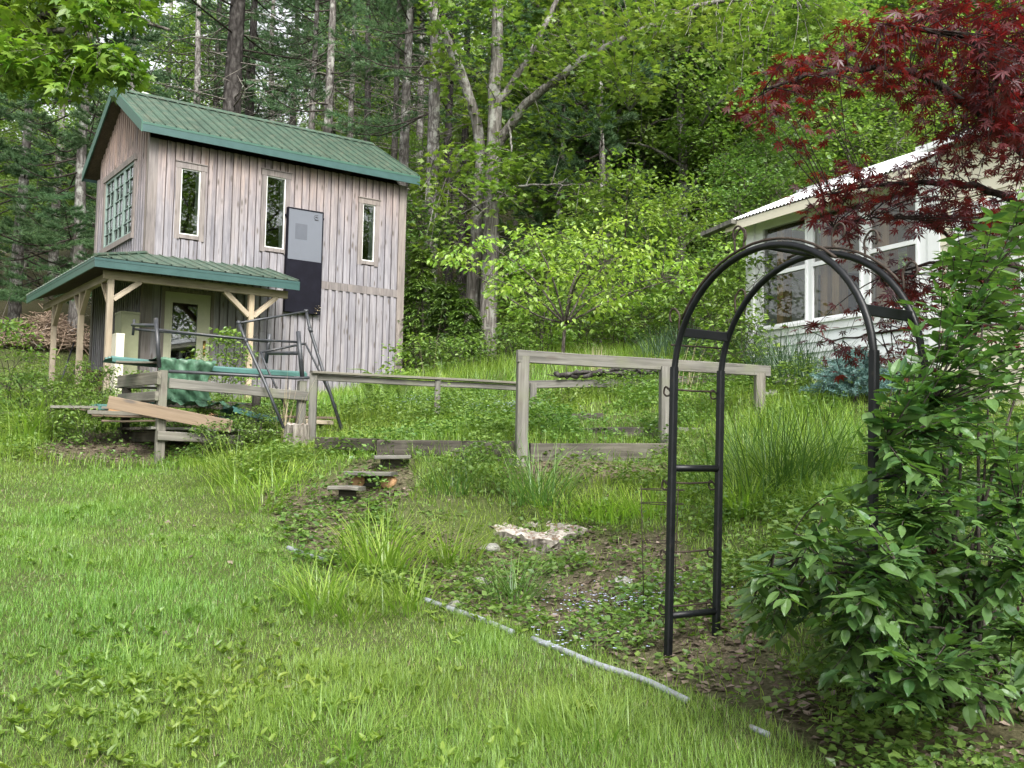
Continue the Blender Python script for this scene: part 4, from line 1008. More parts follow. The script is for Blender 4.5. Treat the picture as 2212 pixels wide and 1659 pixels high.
for n_ in (0, AD):
    P = [ap(0, n_, zj - .3)] + [arc_pt(t, n_) for t in np.linspace(0, 1, 30)] + [ap(AW, n_, zj - .3)]
    tube('hoop', M['black_metal'], arch, P, .0168, 10)
    P = [arc_pt(t, n_, .03) for t in np.linspace(.16 if n_ == 0 else .42, .72 if n_ == 0 else .78, 16)]
    tube('wire', M['rusty_wire'], arch, P, .007, 6)
for (s) in (0, AW):
    for z, hw in ((.78, .018), (1.535, .018)):
        tube('rung', M['black_metal'], arch, [ap(s, .0, z), ap(s, AD, z)], hw, 8)
for t in (.13, .87):
    a, b = arc_pt(t, -.0), arc_pt(t, AD)
    beam('cross_plate', M['black_metal'], arch, a, b, .012, .048, .003, roll=0)
tube('cross_plate', M['black_metal'], arch, [arc_pt(.5, 0), arc_pt(.5, AD)], .014, 8)
def hook(P0, up_, side, s_=1.0):
    P0 = np.asarray(P0); u = np.asarray(up_, float); d = np.asarray(side, float)
    pts = [P0, P0 + u * .03 * s_, P0 + u * .065 * s_ - d * .004, P0 + u * .095 * s_ + d * .016 * s_, P0 + u * .105 * s_ + d * .038 * s_, P0 + u * .09 * s_ + d * .058 * s_, P0 + u * .06 * s_ + d * .06 * s_, P0 + u * .045 * s_ + d * .05 * s_]
    tube('hook', M['rusty_wire'], arch, curve_pts(pts, 18), .0055, 6)
AUz = np.array([AU[0], AU[1], 0]); ANz = np.array([AN[0], AN[1], 0]); Z = np.array([0, 0, 1.0])
for t, n_, sd in ((.40, 0, 1), (.43, 0, -1), (.2, AD, 1), (.13, 0, -1), (.56, AD, 1), (.66, AD, 1), (.80, AD, 1)):
    hook(arc_pt(t, n_, .022), Z, AUz * sd, 1.15)
for z in (.80, 1.08, 1.36 + .08, 1.93):
    for n_, sgn in ((0, -1), (AD, -1)):
        p = ap(0, n_, z)
        pts = [p + AUz * sgn * .02, p + AUz * sgn * .06 + Z * .03, p + AUz * sgn * .075 + Z * .0, p + AUz * sgn * .055 - Z * .02, p + AUz * sgn * .02 - Z * .02, p + AUz * sgn * .022 - Z * .08]
        tube('hook', M['rusty_wire'], arch, curve_pts(pts, 16), .005, 6)
    tube('side_wire', M['rusty_wire'], arch, [ap(-.05, 0, z + .02), ap(-.045, AD * .5, z + .015), ap(-.05, AD, z + .02)], .0055, 6)
tube('side_wire', M['rusty_wire'], arch, [arc_pt(.09, -.03, .02), arc_pt(.095, AD + .03, .02)], .005, 6)
# thin wire plant support beside the arch
ps = thing('plant_support', 'thin rusty wire ring plant support left of the arch', 'plant support', gp(1420, 1290))
c0 = gat(1432, 5.9); t_ = np.linspace(0, 2 * math.pi, 25)
for z_, rr_ in ((.62, .125), (.40, .11), (.70, .128)):
    tube('ring', M['rusty_wire'], ps, np.column_stack([c0[0] + rr_ * np.cos(t_), c0[1] + rr_ * np.sin(t_), np.full(25, c0[2] + z_)]), .0025, 4)
for k in range(3):
    a = .6 + k * 2.1; tube('leg', M['rusty_wire'], ps, [(c0[0] + .1 * math.cos(a), c0[1] + .1 * math.sin(a), c0[2] - .05), (c0[0] + .127 * math.cos(a), c0[1] + .127 * math.sin(a), c0[2] + .72)], .0028, 4)

# ------------------------------------------------------------------ timber rack with lumber in front of the porch
KD = BD1; KN = BD2                               # it stands parallel to the barn
KA = at(352, 800, 11)[:2]
def kp(s, n_, z): q = KA + KD * s + KN * n_; return Vector((q[0], q[1], z))
KL, KW = 1.62, 1.4
ztop = at(352, 800, 11)[2]
rack = thing('timber_rack', 'grey weathered timber rack loaded with boards, metal sheets and a tarp', 'rack', kp(0, 0, g1(*KA)))
for (s, n_, dz_) in ((0, 0, 0), (KL, 0, -.02), (0, KW, -.02), (KL, KW, -.05)):
    p = kp(s, n_, 0); zb = g1(p.x, p.y) - .1
    post('post', M['grey_wood'] if n_ == 0 else M['dark_wood'], rack, (p.x, p.y, zb), ztop + dz_ - zb, .09, BTH)
zd = at(352, 925, 11)[2]
beam('rail', M['grey_wood'], rack, kp(.05, -.066, at(363,828,11)[2]), kp(KL + .05, -.066, at(655,856,11.95)[2]), .04, .11, wob=.003, seg=4)
beam('rail', M['grey_wood'], rack, kp(-.066, -.1, ztop - .09), kp(-.066, KW + .1, ztop - .06), .04, .14, wob=.003, seg=3)
beam('rail', M['grey_wood'], rack, kp(-.068, -.05, ztop - .28), kp(-.068, KW + .05, ztop - .26), .04, .10)
beam('rail', M['grey_wood'], rack, kp(-.05, -.068, at(344,941,11)[2]), kp(.9, -.068, at(483,950,11.5)[2]), .04, .10)
beam('rail', M['dark_wood'], rack, kp(.0, KW + .066, ztop - .28), kp(KL, KW + .066, ztop - .3), .04, .11)
for s in (.06, KL / 2, KL - .06): beam('joist', M['dark_wood'], rack, kp(s, -.02, zd - .09), kp(s, KW + .02, zd - .09), .045, .12)
for k in range(7): beam('deck_board', M['dark_wood'] if k else M['grey_wood'], rack, kp(-.1, .08 + k * .2, zd), kp(KL + .1, .08 + k * .2, zd), .17, .03)
# boards and sheets on it
def board(a, b, w_, h_, mat, label, roll=0.0, grp='loose boards on the timber rack'):
    tag(beam('board', M[mat], None, a, b, w_, h_, .003, roll=roll, wob=.003, seg=4), label, 'board', grp)
board(tp(233,868,10.72), tp(500,921,11.15), .04, .135, 'fresh_wood', 'fresh pale board slanting down across the front of the timber rack')
board(tp(219,909,10.95), tp(420,910,11.35), .14, .02, 'fresh_wood', 'thin pale board lying under the slanting one, lowest on the rack')
board(tp(110,879,11.5), tp(330,884,11.9), .16, .03, 'grey_wood', 'grey board sticking out farthest left of the timber rack')
board(tp(150,882,11.9), tp(420,893,12.3), .16, .04, 'fresh_wood', 'pale board under the grey one at the left of the rack')
board(tp(190,890,11.4), tp(420,896,11.75), .15, .045, 'grey_wood', 'thick grey board end left of the rack post')
board(tp(235,885,11.7), tp(470,897,12.1), .14, .04, 'stud_wood', 'reddish board in the middle of the lumber pile')
board(tp(200,897,11.6), tp(380,902,11.9), .12, .035, 'fresh_wood', 'short pale board stub under the thick grey one')
board(tp(600,899,12.1), tp(720,903,12.7), .14, .03, 'fresh_wood', 'pale board sticking out right behind the upright stump')
board(tp(640,910,12.3), tp(716,913,12.5), .16, .05, 'post_wood', 'whitish board end under the right pale one')
board(tp(255,836,12.2), tp(360,838,12.0), .12, .025, 'grey_wood', 'grey board lying on the rail under the teal sheet, shorter')
board(tp(250,837-55,11.3), tp(392,843-58,11.6), .14, .022, 'grey_wood', 'thin grey board right under the long teal sheet')
def sheet(a, b, depth, label, mat='sheet_teal', ribs=3, z_=0.0):
    a, b = Vector(a), Vector(b); v = (b - a); L = v.length; v.normalize(); nn = Vector((KN[0], KN[1], 0)); upv = v.cross(nn); upv.normalize()
    if upv.z < 0: upv = -upv
    prof = []
    for k in range(ribs):
        c0 = k / ribs; prof += [(c0, 0), (c0 + .22 / ribs, 0), (c0 + .3 / ribs, .022), (c0 + .42 / ribs, .022), (c0 + .5 / ribs, 0)]
    prof.append((1, -.03)); prof = [(0, -.045)] + [(x + .0, h) for x, h in prof]
    nseg = 10; V = []
    for i in range(nseg + 1):
        c_ = a + v * L * i / nseg; sag = -.02 * math.sin(math.pi * i / nseg)
        for x, h in prof: q = c_ + nn * depth * x + upv * (h + sag); V.append(tuple(q))
    n_ = len(prof); Q = [[i*n_+k, i*n_+k+1, (i+1)*n_+k+1, (i+1)*n_+k] for i in range(nseg) for k in range(n_-1)]
    tag(link('metal_sheet', Buf().add(V, q=Q).mesh('metal_sheet', M[mat])), label, 'metal sheet')
sheet(tp(243,772,11.25), tp(664,806,12.6), .42, 'long teal ribbed metal sheet resting across the top of the rack')
sheet(tp(212,876,11.6), tp(335,872,12.0), .5, 'short teal metal sheet on the left end of the lumber pile')
sheet(tp(348,893,11.25), tp(575,903,12.1), .5, 'teal metal sheet under the slanting pale board')
sheet(tp(505,881,11.5), tp(625,905,12.2), .45, 'teal metal sheet lying flat at the right of the rack')
# green tarp: drapes from the top sheet down to the deck
tb = Buf(); rr = np.random.default_rng(9); nu, nv = 26, 30; V = []
for j in range(nv):
    tv_ = j / (nv - 1)
    for i in range(nu):
        tu = i / (nu - 1)
        s = .02 + tu * (.74 - .18 * math.sin(min(1, tv_ * 1.3) * math.pi)) + .05 * math.sin(tv_ * 7) * (tu - .3) + .7 * max(0, tv_ - .7) * tu
        if tv_ < .22: n_ = .66 - tv_ * 2.2; z = at(420, 783, 11.5)[2] + .022 + .006 * math.sin(tu * 13)
        elif tv_ < .75:
            k = (tv_ - .22) / .53; n_ = .18 + .16 * k + .05 * math.sin(tu * 8 + k * 2.2) * (.15 + k) * .8 + .03 * math.sin(tu * 23 - k * 9) * math.sin(k * 7 + tu * 4); z = at(420, 783, 11.5)[2] + .02 - k * .52
        else:
            k = (tv_ - .75) / .25; n_ = .34 - .28 * k + .07 * math.sin(tu * 15 + 2.2); z = at(420, 783, 11.5)[2] - .50 - .02 * k + .07 * abs(math.sin(tu * 11 + k * 4))
        p = kp(s, n_, z + rr.normal(0, .009)); V.append((p.x, p.y, p.z))
tb.add(V, q=[[j*nu+i, j*nu+i+1, (j+1)*nu+i+1, (j+1)*nu+i] for j in range(nv-1) for i in range(nu-1)])
tag(link('tarp', tb.mesh('tarp', M['tarp'], True)), 'crumpled green plastic tarp draped over the timber rack', 'tarp')
# black tubular frame standing upside down on the rack
fr = thing('tube_frame', 'black tubular steel bed frame lying legs up across the timber rack', 'frame', kp(0, 0, ztop))
T_ = lambda nm, pts, r_=.016: tube(nm, M['tube_metal'], fr, [tp(*q) for q in pts], r_, 8)
T_('leg', [(337,687,11.02),(344,794,10.98)], .024); T_('leg', [(290,690,11.75),(287,724,11.75)], .016)
T_('leg', [(583,721,12.55),(574,784,12.6)], .026); T_('leg', [(644,716,11.92),(653,815,11.9)], .027)
T_('side_rail', [(338,712,11.0),(537,733,11.6),(646,739,11.92)], .014); T_('side_rail', [(290,711,11.75),(440,724,12.1),(580,738,12.55)], .015)
T_('cross_bar', [(286,702,11.76),(337,703,11.02)], .02); T_('cross_bar', [(580,763,12.56),(648,763,11.92)], .022)
T_('side_rail', [(365,802,10.95),(641,817,11.85),(668,816,11.92)], .018)
# thin A-shaped frame leaning behind it
fa = thing('folding_frame', 'thin A shaped folding metal frame with its feet in the grass beside the rack', 'frame', gat(660, 11.9))
T2 = lambda nm, pts, r_=.013: tube(nm, M['tube_metal'], fa, [tp(*q) for q in pts], r_, 8)
T2('top_bar', [(515,698,11.6),(661,673,12.3)], .014)
T2('leg', [(515,696,11.6),(530,734,11.58),(572,826,11.5),(613,925,11.4)], .018); T2('leg', [(661,671,12.3),(670,713,12.28),(702,815,12.2),(739,930,12.1)], .02)
T2('cross_bar', [(563,761,12.0),(659,742,12.35)], .014)
T2('inner_leg', [(563,760,12.0),(574,789,11.98),(622,890,11.85)], .013); T2('inner_leg', [(659,741,12.35),(681,784,12.33),(726,880,12.2)], .013)
T2('joint', [(512,695,11.6),(519,699,11.6)], .024); T2('joint', [(657,672,12.3),(665,673,12.3)], .026); T2('joint', [(528,730,11.58),(533,740,11.57)], .023); T2('joint', [(668,708,12.28),(673,718,12.27)], .026)
# rake handle, fallen branch and the like
tag(tube('pole', M['grey_wood'], None, [gat(-60, 13.5) + [0, 0, .1], gat(90, 13.2) + [0, 0, .06]], .03, 8), 'long grey pole lying in the weeds at the far left edge', 'pole')
tag(tube('prop_pole', M['tube_metal'], None, [tp(128,836,20.5), tp(160,740,21.0)], .018, 6), 'thin dark pole leaning between the back porch posts', 'pole')
# brush pile
bp_ = Buf(); rr = np.random.default_rng(6); c0 = gat(92, 27.5)
for k in range(900):
    a = rr.uniform(0, 6.28); q = math.sqrt(rr.random()); h = (1 - q ** 1.6) * 1.0
    p = c0 + [math.cos(a) * q * 1.5, math.sin(a) * q * .9, rr.uniform(.0, 1) * h]
    d = rand_dirs(1, rr, .35)[0]; L = rr.uniform(.3, 1.1)
    addtube(bp_, [p - d * L / 2, p + rr.normal(0, .06, 3), p + d * L / 2], [.012, .016, .006], 4, False)
tag(link('brush_pile', bp_.mesh('brush_pile', M['twig_brown'])), 'brown heap of cut brush on the grass behind the porch posts', 'brush pile')
# ================================================================== vegetation
def addtubes(b, P, r0, r1, sides=3, m=0):
    """many thin tapered twigs at once; P is (count, points, 3)"""
    P = np.asarray(P, float); c_, n_, _ = P.shape
    r0 = np.broadcast_to(np.asarray(r0, float), (c_,)); r1 = np.broadcast_to(np.asarray(r1, float), (c_,))
    T = norm(np.gradient(P, axis=1)); ref = np.where(np.abs(T[:, :1, 2:3]) < .9, np.array([0, 0, 1.0]), np.array([1.0, 0, 0]))
    X = norm(np.cross(np.broadcast_to(ref, T.shape), T)); Y = np.cross(T, X)
    R = r0[:, None] + (r1 - r0)[:, None] * np.linspace(0, 1, n_)[None]
    ang = np.arange(sides) * 2 * math.pi / sides
    V = P[:, :, None] + R[:, :, None, None] * (np.cos(ang)[None, None, :, None] * X[:, :, None] + np.sin(ang)[None, None, :, None] * Y[:, :, None])
    base = (np.arange(c_) * n_ * sides)[:, None, None]
    i = np.arange(n_ - 1)[None, :, None] * sides; k = np.arange(sides)[None, None]
    q = np.stack(np.broadcast_arrays(base + i + k, base + i + (k + 1) % sides, base + i + sides + (k + 1) % sides, base + i + sides + k), -1)
    return b.add(V.reshape(-1, 3), q=q.reshape(-1, 4), m=m)
def twigs(samples, tips, r, sag=.06, n=6, wob=.05, reach=None, back=None):
    """a curved twig from the best point of the limbs to every tip"""
    out = np.empty((len(tips), n, 3)); t = np.linspace(0, 1, n)[:, None]
    for i, q in enumerate(tips):
        d = np.linalg.norm(samples - q, axis=1)
        if back is not None: d = d + back
        k = int(np.argmin(d)); a = samples[k]; L = np.linalg.norm(q - a)
        mid = (a + q) / 2 + r.normal(0, wob * L, 3) + [0, 0, sag * L]
        out[i] = a * (1 - t) ** 2 + 2 * mid * t * (1 - t) + q * t ** 2
    return out
def along(P, ts):
    """points and directions at fractions ts of each twig"""
    n_ = P.shape[1]; pts = []; dr = []
    for t in ts:
        s = t * (n_ - 1); i = min(int(s), n_ - 2); f = s - i
        pts.append(P[:, i] * (1 - f) + P[:, i + 1] * f); dr.append(P[:, i + 1] - P[:, i])
    return np.stack(pts, 1), norm(np.stack(dr, 1))
def place_tree(name, label, cat, group, parts, loc, rz=0, sc=(1, 1, 1), lean=(0, 0)):
    o = link(name, None, local=Matrix.Translation(Vector(loc)) @ Matrix.Rotation(rz, 4, 'Z') @ Matrix.Rotation(lean[0], 4, 'X') @ Matrix.Rotation(lean[1], 4, 'Y') @ Matrix.Diagonal((*sc, 1)))
    tag(o, label, cat, group)
    for nm, me in parts: link(nm, me, o)
    return o
def limb_samples(limbs, n=30): return np.concatenate([curve_pts(l, n) for l in limbs])
# ---------------- deciduous forest trees
def decid(H, cr_, cb, ntip, nper, ls, seed, leafmat, leaf=L_WIDE, r0=None, barkm='bark_maple', rad=.55, fill=.55, stems=1, tilt=.5, flat=.22):
    r = np.random.default_rng(seed); r0 = r0 or H * .011
    wb = Buf(); samples = []
    for s_ in range(stems):
        off = r.normal(0, .12 * (stems > 1), 2); ln = r.normal(0, .06 + .16 * (stems > 1), 2) * H
        pts = [np.array([off[0], off[1], -.25])] + [np.array([off[0] + ln[0] * t * t + r.normal(0, .012 * H) * t, off[1] + ln[1] * t * t + r.normal(0, .012 * H) * t, H * t * .97]) for t in (.12, .3, .5, .7, .88, 1.0)]
        C_ = curve_pts(pts, 18); addtube(wb, C_, np.linspace(r0 * 1.25, r0 * .12, 18) / (1 if stems == 1 else 1.5), 8)
        for k in range(max(6, int(14 / stems))):
            t = r.uniform(cb / H * .9, .92); i = int(t * 17); a = C_[i]; az = r.uniform(0, 6.283)
            L = cr_ * (1.05 - .55 * abs((t - .55) / .6)) * r.uniform(.7, 1.0)
            dz = r.uniform(.15, .7) * L
            e = a + [math.cos(az) * L, math.sin(az) * L, dz]; mm = (a + e) / 2 + [0, 0, .12 * L] + r.normal(0, .06 * L, 3)
            cc = curve_pts([a, mm, e], 8); addtube(wb, cc, np.linspace(r0 * .36, r0 * .08, 8), 5, False); samples.append(cc[2:])
        samples.append(C_[7:])
    S_ = np.concatenate(samples)
    tips = []
    while len(tips) < ntip:
        v = rand_dirs(1, r)[0] * (r.random() ** (1 / 3.0)) ** fill; z = (cb + H) / 2 + v[2] * (H * 1.04 - cb) / 2
        k = .62 + .38 * math.sin(math.pi * min(1, max(0, (z - cb) / (H - cb))) ** .75)
        tips.append([v[0] * cr_ * k, v[1] * cr_ * k, z])
    tips = np.array(tips); P = twigs(S_, tips, r, n=5)
    addtubes(wb, P, r0 * .06 + .004, .003, 3)
    lb_ = Buf(); pts, dr = along(P, (.6, 1.0)); pts = pts.reshape(-1, 3)
    spray_leaves(lb_, pts, max(1, nper // 2), rad, ls, leaf, r, flat=flat, tilt=tilt)
    return [('trunk', wb.mesh('trunk', M[barkm], True)), ('crown', lb_.mesh('crown', M[leafmat]))]
FOR = [decid(15, 3.6, 3.2, 430, 34, .17, 21, 'leaf_forest'), decid(17, 3.4, 5.0, 430, 34, .17, 22, 'leaf_forest'),
       decid(12, 3.0, 1.6, 400, 32, .15, 23, 'leaf_forest'), decid(14, 3.3, 2.4, 420, 34, .16, 24, 'leaf_forest_deep'),
       decid(9, 2.5, .8, 360, 32, .14, 25, 'leaf_forest')]
SAP = [decid(4.2, 1.3, .5, 150, 24, .105, 31, 'leaf_shrub', L_WIDE, .03, 'bark_twig', .3), decid(3.0, 1.2, .25, 140, 22, .095, 32, 'leaf_forest', L_WIDE, .02, 'bark_twig', .28, stems=3),
       decid(5.5, 1.5, .9, 170, 24, .12, 33, 'leaf_forest_deep', L_WIDE, .04, 'bark_twig', .36)]
SHR = [decid(.95, .55, .05, 60, 14, .075, 41, 'leaf_shrub', L_OVS, .009, 'bark_twig', .13, stems=5), decid(.7, .5, .03, 50, 14, .065, 42, 'leaf_weed', L_OVS, .008, 'bark_twig', .12, stems=5),
       decid(1.5, .6, .15, 70, 14, .08, 43, 'leaf_shrub', L_OVS, .012, 'bark_twig', .16, stems=3)]
# ---------------- pines
def pine(H, cb, Lmax, nb_, seed, r0=.2, dead=40, ntuft=1.0, droop=.1, up_=.25, taper=.8, npt=24):
    r = np.random.default_rng(seed); wb = Buf(); db = Buf(); nb2 = Buf()
    C_ = curve_pts([[0, 0, -.3]] + [[r.normal(0, .05), r.normal(0, .05), H * t] for t in (.2, .4, .6, .8, 1.0)], 20)
    addtube(wb, C_, np.linspace(r0 * 1.15, r0 * .15, 20), 12)
    B = []
    for k in range(nb_):
        z = cb + (H - cb) * ((k + r.random()) / nb_) ** .9; f = (z - cb) / (H - cb)
        L = (Lmax * (1 - f) ** taper + .5) * r.uniform(.65, 1.1); az = r.uniform(0, 6.283); d = np.array([math.cos(az), math.sin(az), 0])
        a = C_[min(19, int((z + .3) / (H + .3) * 19))] * [1, 1, 0] + [0, 0, z]
        B.append(curve_pts([a, a + d * L * .5 + [0, 0, (up_ * .4 - droop) * L], a + d * L + [0, 0, (up_ - droop) * L]], 7))
    B = np.array(B); addtubes(db, B, .028, .006, 4)
    subs = []
    for P in B:
        L = np.linalg.norm(P[-1] - P[0]); n_ = int(3 + L * 4.0)
        for j in range(n_):
            t = .28 + .72 * (j + r.random()) / n_; s = t * 6; i = min(5, int(s)); a = P[i] * (1 - s + i) + P[i + 1] * (s - i)
            d = norm(P[6] - P[0]); sd = np.cross(d, [0, 0, 1]) * (1 if j % 2 else -1)
            l = L * .30 * (1.15 - t * .7) * r.uniform(.6, 1.2); e = a + (d * .75 + sd * .8 + np.array([0, 0, .12])) * l
            m_ = (a + e) / 2 + r.normal(0, .04, 3); subs.append(np.stack([a, m_, e]))
    subs = np.array(subs); addtubes(db, subs, .008, .003, 3)
    C = []; A = []
    for t in np.linspace(.35, 1.0, max(2, int(4 * ntuft))):
        s = t * 2; i = np.minimum(1, int(s)); C.append(subs[:, i] * (1 - s + i) + subs[:, i + 1] * (s - i)); A.append(subs[:, 2] - subs[:, 0])
    C.append(B[:, 6]); A.append(B[:, 6] - B[:, 4])
    needle_tufts(nb2, np.concatenate(C), np.concatenate(A) + [0, 0, .15], r, npt, .15, .0075, .75)
    parts = [('trunk', wb.mesh('trunk', M['bark_pine'], True)), ('branches', db.mesh('branches', M['bark_twig'], True)), ('crown', nb2.mesh('crown', M['needle_pine']))]
    if dead:
        D = []; D2 = []
        for k in range(dead):
            z = r.uniform(1.2, cb + 2.0); az = r.uniform(0, 6.283); L = r.uniform(.5, 2.6); d = np.array([math.cos(az), math.sin(az), 0]); u_ = r.uniform(-.35, .25)
            P = curve_pts([np.array([0, 0, z]), d * L * .5 + [0, 0, z + u_ * L * .3] + r.normal(0, .06 * L, 3), d * L + [0, 0, z + u_ * L] + r.normal(0, .1 * L, 3)], 7); D.append(P)
            for j in range(4):
                a = P[r.integers(2, 6)]; e = a + d * L * r.uniform(.15, .4) + r.normal(0, .22 * L, 3); D2.append(np.stack([a, (a + e) / 2 + r.normal(0, .04 * L, 3), e]))
        dbm = Buf(); addtubes(dbm, np.array(D), .018, .005, 4); addtubes(dbm, np.array(D2), .007, .003, 3)
        parts.append(('dead_branch', dbm.mesh('dead_branch', M['bark_weathered'], True)))
    return parts
PIN = [pine(19, 7.5, 3.2, 52, 51, .2, 46), pine(18, 6.5, 3.0, 50, 52, .2, 44, droop=.2), pine(17, 9.0, 2.6, 44, 53, .2, 50)]
PLOW = [pine(13, 1.6, 3.6, 64, 54, .17, 10, 2.0, droop=.28, up_=.22), pine(9, .8, 2.6, 52, 55, .12, 6, 1.8, droop=.22)]
def put_pine(px, d, r_, lab, grp=None, k=0, h=1.0, lean=0.0, low=False, bark=None):
    g = gat(px, d); base = .17 if low and k == 0 else .12 if low else .2; s = r_ / base
    o = place_tree('pine_tree', lab, 'tree', grp, (PLOW if low else PIN)[k], g, random.uniform(0, 6.28), (max(s, .8), max(s, .8), h), (0, lean))
    tr = o.children[0]
    if bark:
        for ch in o.children:
            if ch.name.startswith('trunk'):
                ch.data = ch.data.copy(); ch.data.materials[0] = M[bark]
    # a slim trunk keeps its own radius under a full crown
    for ch in o.children:
        if ch.name.startswith('trunk'): ch.scale = (s / max(s, .8), s / max(s, .8), 1)
    return o
put_pine(472, 29, .33, 'thickest dark pine trunk rising behind the left third of the barn roof', None, 0, 1.1, .01, bark='bark_dark')
put_pine(514, 33, .20, 'slimmer dark pine close to the right of the thickest pine', None, 1, 1.0, bark='bark_dark')
put_pine(654, 30, .125, 'slender pale trunk pine behind the middle of the barn roof', None, 2, 1.0)
put_pine(690, 28.5, .165, 'pale lichened pine with a forked top right of the slender pale pine', None, 1, 1.0, -.005)
put_pine(772, 36, .16, 'dark pine trunk alone between the pale pair and the twin pines', None, 2, 1.05, bark='bark_dark')
put_pine(831, 30, .12, 'left of the twin pines behind the right end of the barn roof', None, 2, 1.0, .01)
put_pine(852, 29, .17, 'right and thicker of the twin pines behind the right end of the barn roof', None, 0, 1.05, .015)
put_pine(920, 26.5, .20, 'tall straight pine standing just beyond the right eave of the barn', None, 1, 1.05)
put_pine(962, 30, .15, 'pine between the straight pine by the eave and the big maple', None, 2, 1.0, .012, bark='bark_dark')
put_pine(990, 33, .15, 'thin dark pine half hidden behind the left stem of the big maple', None, 0, 1.0, bark='bark_dark')
for i, (px, d, r_) in enumerate([(395,39,.18),(440,43,.2),(560,41,.18),(612,46,.2),(738,42,.16),(800,47,.18),(890,41,.17),(1180,36,.16),(1300,40,.2),(1420,44,.2),(330,45,.2),(700,50,.2),(500,52,.2),(930,50,.2)]):
    put_pine(px, d, r_, 'pine trunk deep in the wood behind the barn', 'pines deep in the wood behind the barn', i % 3, random.uniform(.9, 1.1), bark='bark_dark' if i % 2 else None)
put_pine(150, 27.5, .17, 'dense low branched pine left of the barn gable', None, 0, 1.05, low=True)
put_pine(20, 29, .17, 'low branched pine at the far left edge behind the brush pile', None, 0, 1.0, low=True)
put_pine(255, 34, .15, 'dark pine seen between the barn gable and the dense low pine', None, 0, 1.1, low=True)
put_pine(-130, 25, .17, 'low branched pine beyond the left edge of the lawn', None, 0, 1.0, low=True)
put_pine(100, 38, .17, 'dark pine far behind the brush pile', None, 0, 1.15, low=True)
put_pine(1290, 27, .12, 'young pine with soft drooping boughs right of the big maple', None, 1, 1.25, low=True)
put_pine(1205, 30, .12, 'small dark pine behind the yellow green dogwood', None, 1, 1.0, low=True)
put_pine(1560, 31, .14, 'dark pine in the shade behind the left corner of the white house', None, 1, 1.2, low=True)
# ---------------- the wood on the slope
def forest(px, d, k, s, lab, grp, hz_=1.0):
    g = gat(px, d); place_tree('forest_tree', lab, 'tree', grp, FOR[k], g, random.uniform(0, 6.28), (s, s, s * hz_), (random.uniform(-.04, .04), random.uniform(-.04, .04)))
fr_ = np.random.default_rng(77)
slope = [(1350,33,3),(1480,33,3),(1600,37,3),(1260,31,3),(1420,38,3),(1540,31,4),(1240,34,2),(1330,30,1),(1400,35,0),(1465,29,1),(1540,36,1),(1600,30,1),(1660,34,3),(1710,28,2),(1790,33,0),(1850,28,4),(1930,31,2),(2010,34,1),(2090,29,2),(2180,33,0),(2280,30,2),(2380,34,0),
         (1290,43,1),(1370,46,0),(1450,42,1),(1530,48,0),(1610,43,1),(1690,47,0),(1770,42,1),(1850,46,0),(1940,42,1),(2030,46,0),(2120,42,1),(2220,46,0),(2330,44,1),
         (1320,58,0),(1440,60,1),(1560,57,0),(1680,60,1),(1800,58,0),(1920,60,1),(2040,57,0),(2170,60,1),(2300,58,0),(1200,52,0),(1120,46,1)]
for px, d, k in slope:
    forest(px + fr_.normal(0, 12), d, k, fr_.uniform(.85, 1.15), 'bright green leafy tree on the wooded slope behind the house and dogwood', 'leafy trees on the wooded slope')
for px, d, k, s in [(-60,34,2,.9),(40,44,4,1.0),(140,46,2,.9),(230,50,4,1.1),(340,52,4,1.0),(450,56,4,.9),(560,55,4,.8),(660,58,4,.75),(760,56,4,.85),(860,54,4,.9),(960,52,4,1.0),(1050,50,2,.9),(-180,36,0,1),(-120,48,1,1),(610,40,4,.6),(720,38,4,.6),(880,38,4,.7),(400,36,4,.6),(540,36,4,.5),(800,40,4,.7),(690,52,0,.9),(780,47,2,1.0),(870,46,2,1.0),(350,44,2,1.0),(740,62,1,1.0),(830,60,0,1.0),(420,62,0,1.0)]:
    forest(px, d, k, s, 'leafy tree seen between the pine trunks behind the barn', 'leafy trees behind the pines')
for x, y, k, s in [(-14,-17,0,1),(-6,-20,1,1),(2,-18,2,1.1),(9,-21,0,1),(16,-16,1,1),(-20,-8,2,1.1),(22,-6,0,1),(-26,4,0,1.1),(26,8,1,1.0),(19,-1,0,1.15),(23,2,1,1.2),(20,-8,0,1.2),(28,-3,1,1.25),(30,3,0,1.2),(27,-12,1,1.2),(15,-9,2,1.1)]:
    place_tree('forest_tree', 'leafy tree standing round the garden on the near side of the lawn', 'tree', 'leafy trees round the near side of the garden', FOR[k], (x, y, g1(x, y)), random.uniform(0, 6), (s, s, s))
# far wood: one mass
fw = Buf(); r_ = np.random.default_rng(8); n_ = 26000
a = r_.uniform(-.62, .75, n_); d = r_.uniform(62, 84, n_); X = a * d; zt = gz(X, d)
hmax = np.where(a < -.08, 6.5, 15.0) * (.75 + .25 * np.sin(X * .7) * np.sin(d * .45 + X * .2))
C = np.column_stack([X, d, zt + hmax * r_.random(n_) ** .8])
scatter(fw, L_WIDE[0], L_WIDE[1], C, rand_dirs(n_, r_), rand_dirs(n_, r_) + [0, 0, .8], .75 * r_.uniform(.5, 1.3, n_))
tag(link('distant_woods', fw.mesh('distant_woods', M['leaf_forest'])), kind='stuff')
